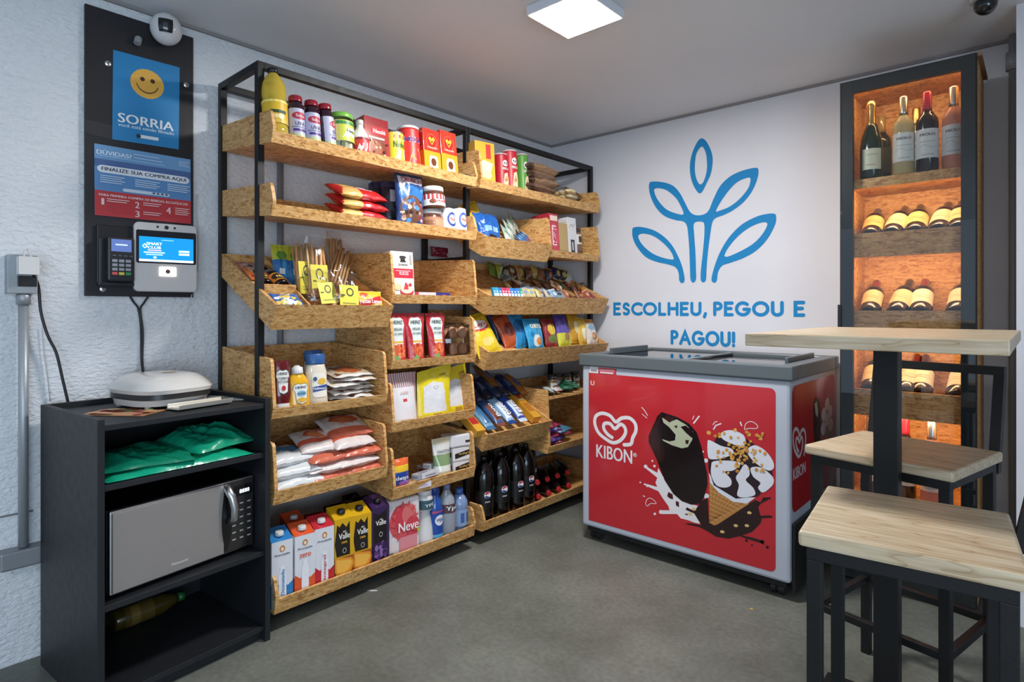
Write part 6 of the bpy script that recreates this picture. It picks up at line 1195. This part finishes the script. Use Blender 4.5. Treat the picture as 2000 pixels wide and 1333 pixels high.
# ---- cola bottles
w,h,_=fit('T20',935,968,873,.40); r=.052; h=.325
def pepsi(label):
    o=bottle('cola_bottle',label,'bottle',[(r*.82,0),(r*.97,.012),(r*.97,.05),(r*.93,.07),(r*.93,.15),(r,.165),(r,.20),(r*.93,.235),(r*.72,.268),(r*.42,.29),(r*.27,.300)],'#070505','gloss',cap=([(r*.3,.300),(r*.3,.316),(r*.26,.318)],'#1b1b20'),labels=[(r*.96+.001,.075,.085,r*2*PI*.9,'#0a090b',[])],seg=32)
    m=MB(); f=cyl(r*.96+.003,0,-PI/2); c=(0,.135)
    m.art(f,.034,.034,[('e',.5,.5,.5,.5,'#e8e8ea'),('p',[(.06,.6),(.3,.95),(.6,.98),(.9,.72),(.6,.72),(.3,.55)],'#b92c3a'),('p',[(.07,.38),(.3,.42),(.6,.3),(.85,.2),(.6,.02),(.3,.06)],'#24448c')],'print',.001,cx=.004,cy=.125,sub=6,step=.0004); m.text(f,'pepsi',.004,.109,.024,.011,'#d8d8dc','print',.001); m.build('logo',o); return o
o=pepsi('big dark cola bottle, leftmost of the front four')
for k,(u,X,lab) in enumerate(((953,.378,None),(985,.375,'big dark cola bottle, second from the left in front'),(1015,.378,'big dark cola bottle, third from the left in front'),(1035,.355,'big dark cola bottle, rightmost of the front four beside the red-capped bottles'))):
    q=o if lab is None else dup(o,lab); q.location=(X,yu(u,X+.03),floorz('T20',X)); q.rotation_euler=(0,0,math.radians(62+k*4))
for k,(u,X) in enumerate(((958,.29),(985,.29),(1008,.28),(1030,.27))):
    q=dup(o,['big dark cola bottle behind the leftmost front one','big dark cola bottle behind the second front one','big dark cola bottle behind the third front one','big dark cola bottle behind the rightmost front one'][k]); q.location=(X,yu(u,X),floorz('T20',X)); q.rotation_euler=(0,0,math.radians(90))
def minib(label):
    return bottle('small_cola_bottle',label,'bottle',[(.026,0),(.03,.006),(.028,.05),(.031,.09),(.028,.12),(.018,.15),(.012,.165)],'#160c0c','gloss',cap=([(.0145,.163),(.0145,.182),(.0125,.184)],'#b3242c'),group='small dark bottles lying with red caps outward')
o=minib('small dark bottle lying with its red cap outward, leftmost in the bottom row'); k=0
nm=['second in the bottom row','third in the bottom row','fourth in the bottom row','leftmost of the upper row','second in the upper row','third in the upper row','fourth in the upper row']
for row in range(2):
    for c in range(4):
        q=o if (row==0 and c==0) else dup(o,'small dark bottle lying with its red cap outward, '+nm[k-1]); 
        u=1053+19.5*c+(-3 if row else 0); X=.41 if row==0 else .37
        q.location=(X-.148,yu(u,X)+.103,floorz('T20',X)+.032+row*.062); q.rotation_euler=(math.radians(90),0,math.radians(55)); k+=1
# ---- wine
def wine(label,body,cap,lab,art_,tall=.30,r=.0375,mat='gloss',foil='gloss',group=None,name='wine_bottle'):
    h=tall
    o=bottle(name,label,'wine bottle',[(r*.86,0),(r,.006),(r,h*.60),(r*.93,h*.66),(r*.60,h*.72),(r*.42,h*.76),(r*.38,h*.82)],body,mat,cap=([(r*.44,h*.755),(r*.42,h*.8),(r*.41,h*.985),(r*.36,h)],cap,foil),capname='foil_cap',labels=[(r+.0004,h*.16,h*.36,r*2.7,lab,art_)],seg=30,group=group); return o
WA=[('t','MIOLO',.5,.80,.5,.09,'#5a5856'),('s',[(.15,.35),(.4,.45),(.6,.36),(.85,.42)],.012,'#8f9a94',3),('r',.25,.55,.75,.57,'#a9a7a2'),('r',.3,.1,.7,.13,'#a9a7a2')]
zS=1.656; yS=-.285
def wplace(o,u,z=zS,y=None,rz=0): y=yS if y is None else y; o.location=(ony(u,600,y).x,y,z); o.rotation_euler=(0,0,math.radians(rz)); return o
o=bottle('champagne_bottle','dark green sparkling wine bottle with a gold foil neck on the top cabinet shelf','wine bottle',[(.036,0),(.0415,.008),(.0415,.13),(.036,.17),(.024,.21),(.0165,.235)],'#14291c','gloss',cap=([(.0245,.2),(.0185,.232),(.0165,.26),(.0165,.29),(.019,.3),(.017,.32)],'#bfa264','metal'),capname='foil_cap',labels=[(.0419,.035,.085,.075,'#cfd0b8',[('r',.2,.7,.8,.73,'#9a9a84'),('r',.2,.2,.7,.23,'#b0705a')])],seg=30)
wplace(o,1702,rz=12)
wplace(wine('pale white wine bottle with a silver screw cap, left-centre of the top cabinet shelf','#cfc79a','#c9c3b2','#d7d8d6',WA,.315,mat='liquid',foil='metal'),1765,rz=10)
wplace(wine('white wine bottle with a gold cap hidden behind the other two','#a8a070','#c9a968','#d7d8d6',WA,.30,foil='metal'),1790,y=-.14)
wplace(wine('dark red wine bottle with a bright red cap on the top cabinet shelf','#1a1216','#9c2436','#d9d9d9',WA,.315),1811,rz=8)
wplace(wine('pink rosé wine bottle with a pale cap at the right of the top cabinet shelf','#d29c86','#cfc6b8','#d5d6d8',WA,.315,mat='liquid',foil='metal'),1863,rz=4)
wplace(wine('dark green wine bottle standing behind the sparkling wine','#1a2a1e','#8f8050','#3a4438',[],.30),1722,y=-.12)
def wlay(o,u,z,y=-.288,lean=-60,rz=0):
    o.location=(ony(u,600,y).x,y,z); o.rotation_euler=(math.radians(lean),0,math.radians(rz)); return o
rackrows=[(1.415,[(1700,'#d8c27e','#2a4a6a','cream-labelled'),(1740,'#d9cfa6','#5a3a20','pale yellow-labelled'),(1787,'#d9c382','#1f1612','gold-labelled'),(1832,'#ddd3b2','#5a3018','ivory-labelled'),(1872,'#dcc99a','#3a1a18','partly hidden')],'upper rack'),
 (1.098,[(1698,'#d8caa0','#8a2430','cream-labelled'),(1750,'#dac5a0','#3a2018','tan-labelled'),(1797,'#e0dcc8','#8f2a30','white-labelled'),(1868,'#d6cdb8','#3a2a20','partly hidden')],'middle rack'),
 (.777,[(1700,'#d8caa0','#6a2430','cream-labelled'),(1766,'#dcd2b4','#7a2028','half-hidden'),(1798,'#e0dcc8','#4a2226','white-labelled'),(1868,'#d9d4c6','#3a2a20','partly hidden')],'lower rack')]
for z,row,rn in rackrows:
    for k,(u,lc,cc,n) in enumerate(row):
        pos=['first','second','third','fourth','fifth'][k]
        o=wine(f'{n} dark wine bottle, {pos} from left on the cabinet {rn}','#1c1412' if k%2 else '#20140f',cc,lc,[('r',.25,.5,.75,.52,'#8a7a60'),('s',[(.2,.35),(.4,.4),(.6,.33),(.8,.38)],.02,'#6a5a48',3)],.285,.0385,group='dark wine bottles lying in the racks'); wlay(o,u,z,rz=(4,-3,3,-2,2)[k])
wplace(wine('pink wine bottle with silver cap on the low cabinet shelf above the far stool','#d08a78','#c9cacb','#d9c8c0',WA,.33,mat='liquid',foil='metal'),1820,z=.361,y=-.27)
wplace(wine('dark wine bottle with red cap on the low cabinet shelf behind the column','#1a1216','#8f2030','#d0ccc4',WA,.33),1768,z=.361,y=-.24)
wplace(wine('dark wine bottle standing at the left of the low cabinet shelf','#151a16','#3a2a20','#cfcabc',WA,.31),1700,z=.361,y=-.24)
# ---- lying bottle in the black unit, litter on the floor
o=bottle('oil_bottle','yellow-green bottle lying in the dark lowest compartment of the black unit','bottle',[(.03,0),(.034,.006),(.034,.15),(.02,.19),(.013,.21)],'#453c16','gloss',cap=([(.015,.208),(.015,.23)],'#2a6a3a'),labels=[(.0344,.03,.09,.14,'#5a4a1c',[('r',.2,.2,.8,.5,'#7a6630')])])  # body and label colours darkened to stand in for the compartment's shade
o.location=onunit(.17,.375,.086); o.rotation_euler=(0,math.radians(90),math.radians(96))
p=onz(727,1154,0.0005); tag(MB().prism([(-.02,-.004),(.0,-.008),(.022,-.002),(.018,.004),(-.005,.003)],'z',0,.0012,'#d8dad6').build('paper_scrap',loc=p,rz=.6),'torn white paper scrap on the floor in front of the bottom left tray','litter')
p=onz(1467,1190,0.0005); tag(MB().prism([(-.008,-.004),(.006,-.006),(.009,.003),(-.002,.006)],'z',0,.001,'#c9a85a').build('food_crumb',loc=p),'small yellow crumb on the floor near the freezer','litter')
p=onz(985,1150,0.0005)
# ---- switch box on rail, cable at right frame post
tag(MB().tube(spline([Vector((.02,-.035,1.98)),Vector((.03,-.03,1.9)),Vector((.02,-.028,1.82)),Vector((.03,-.03,1.6)),Vector((.02,-.03,1.5))],5,False),.0025,'#1a1a1c','plastic',6).build('cable'),'thin black cable hanging behind the right end of the shelving','cable')
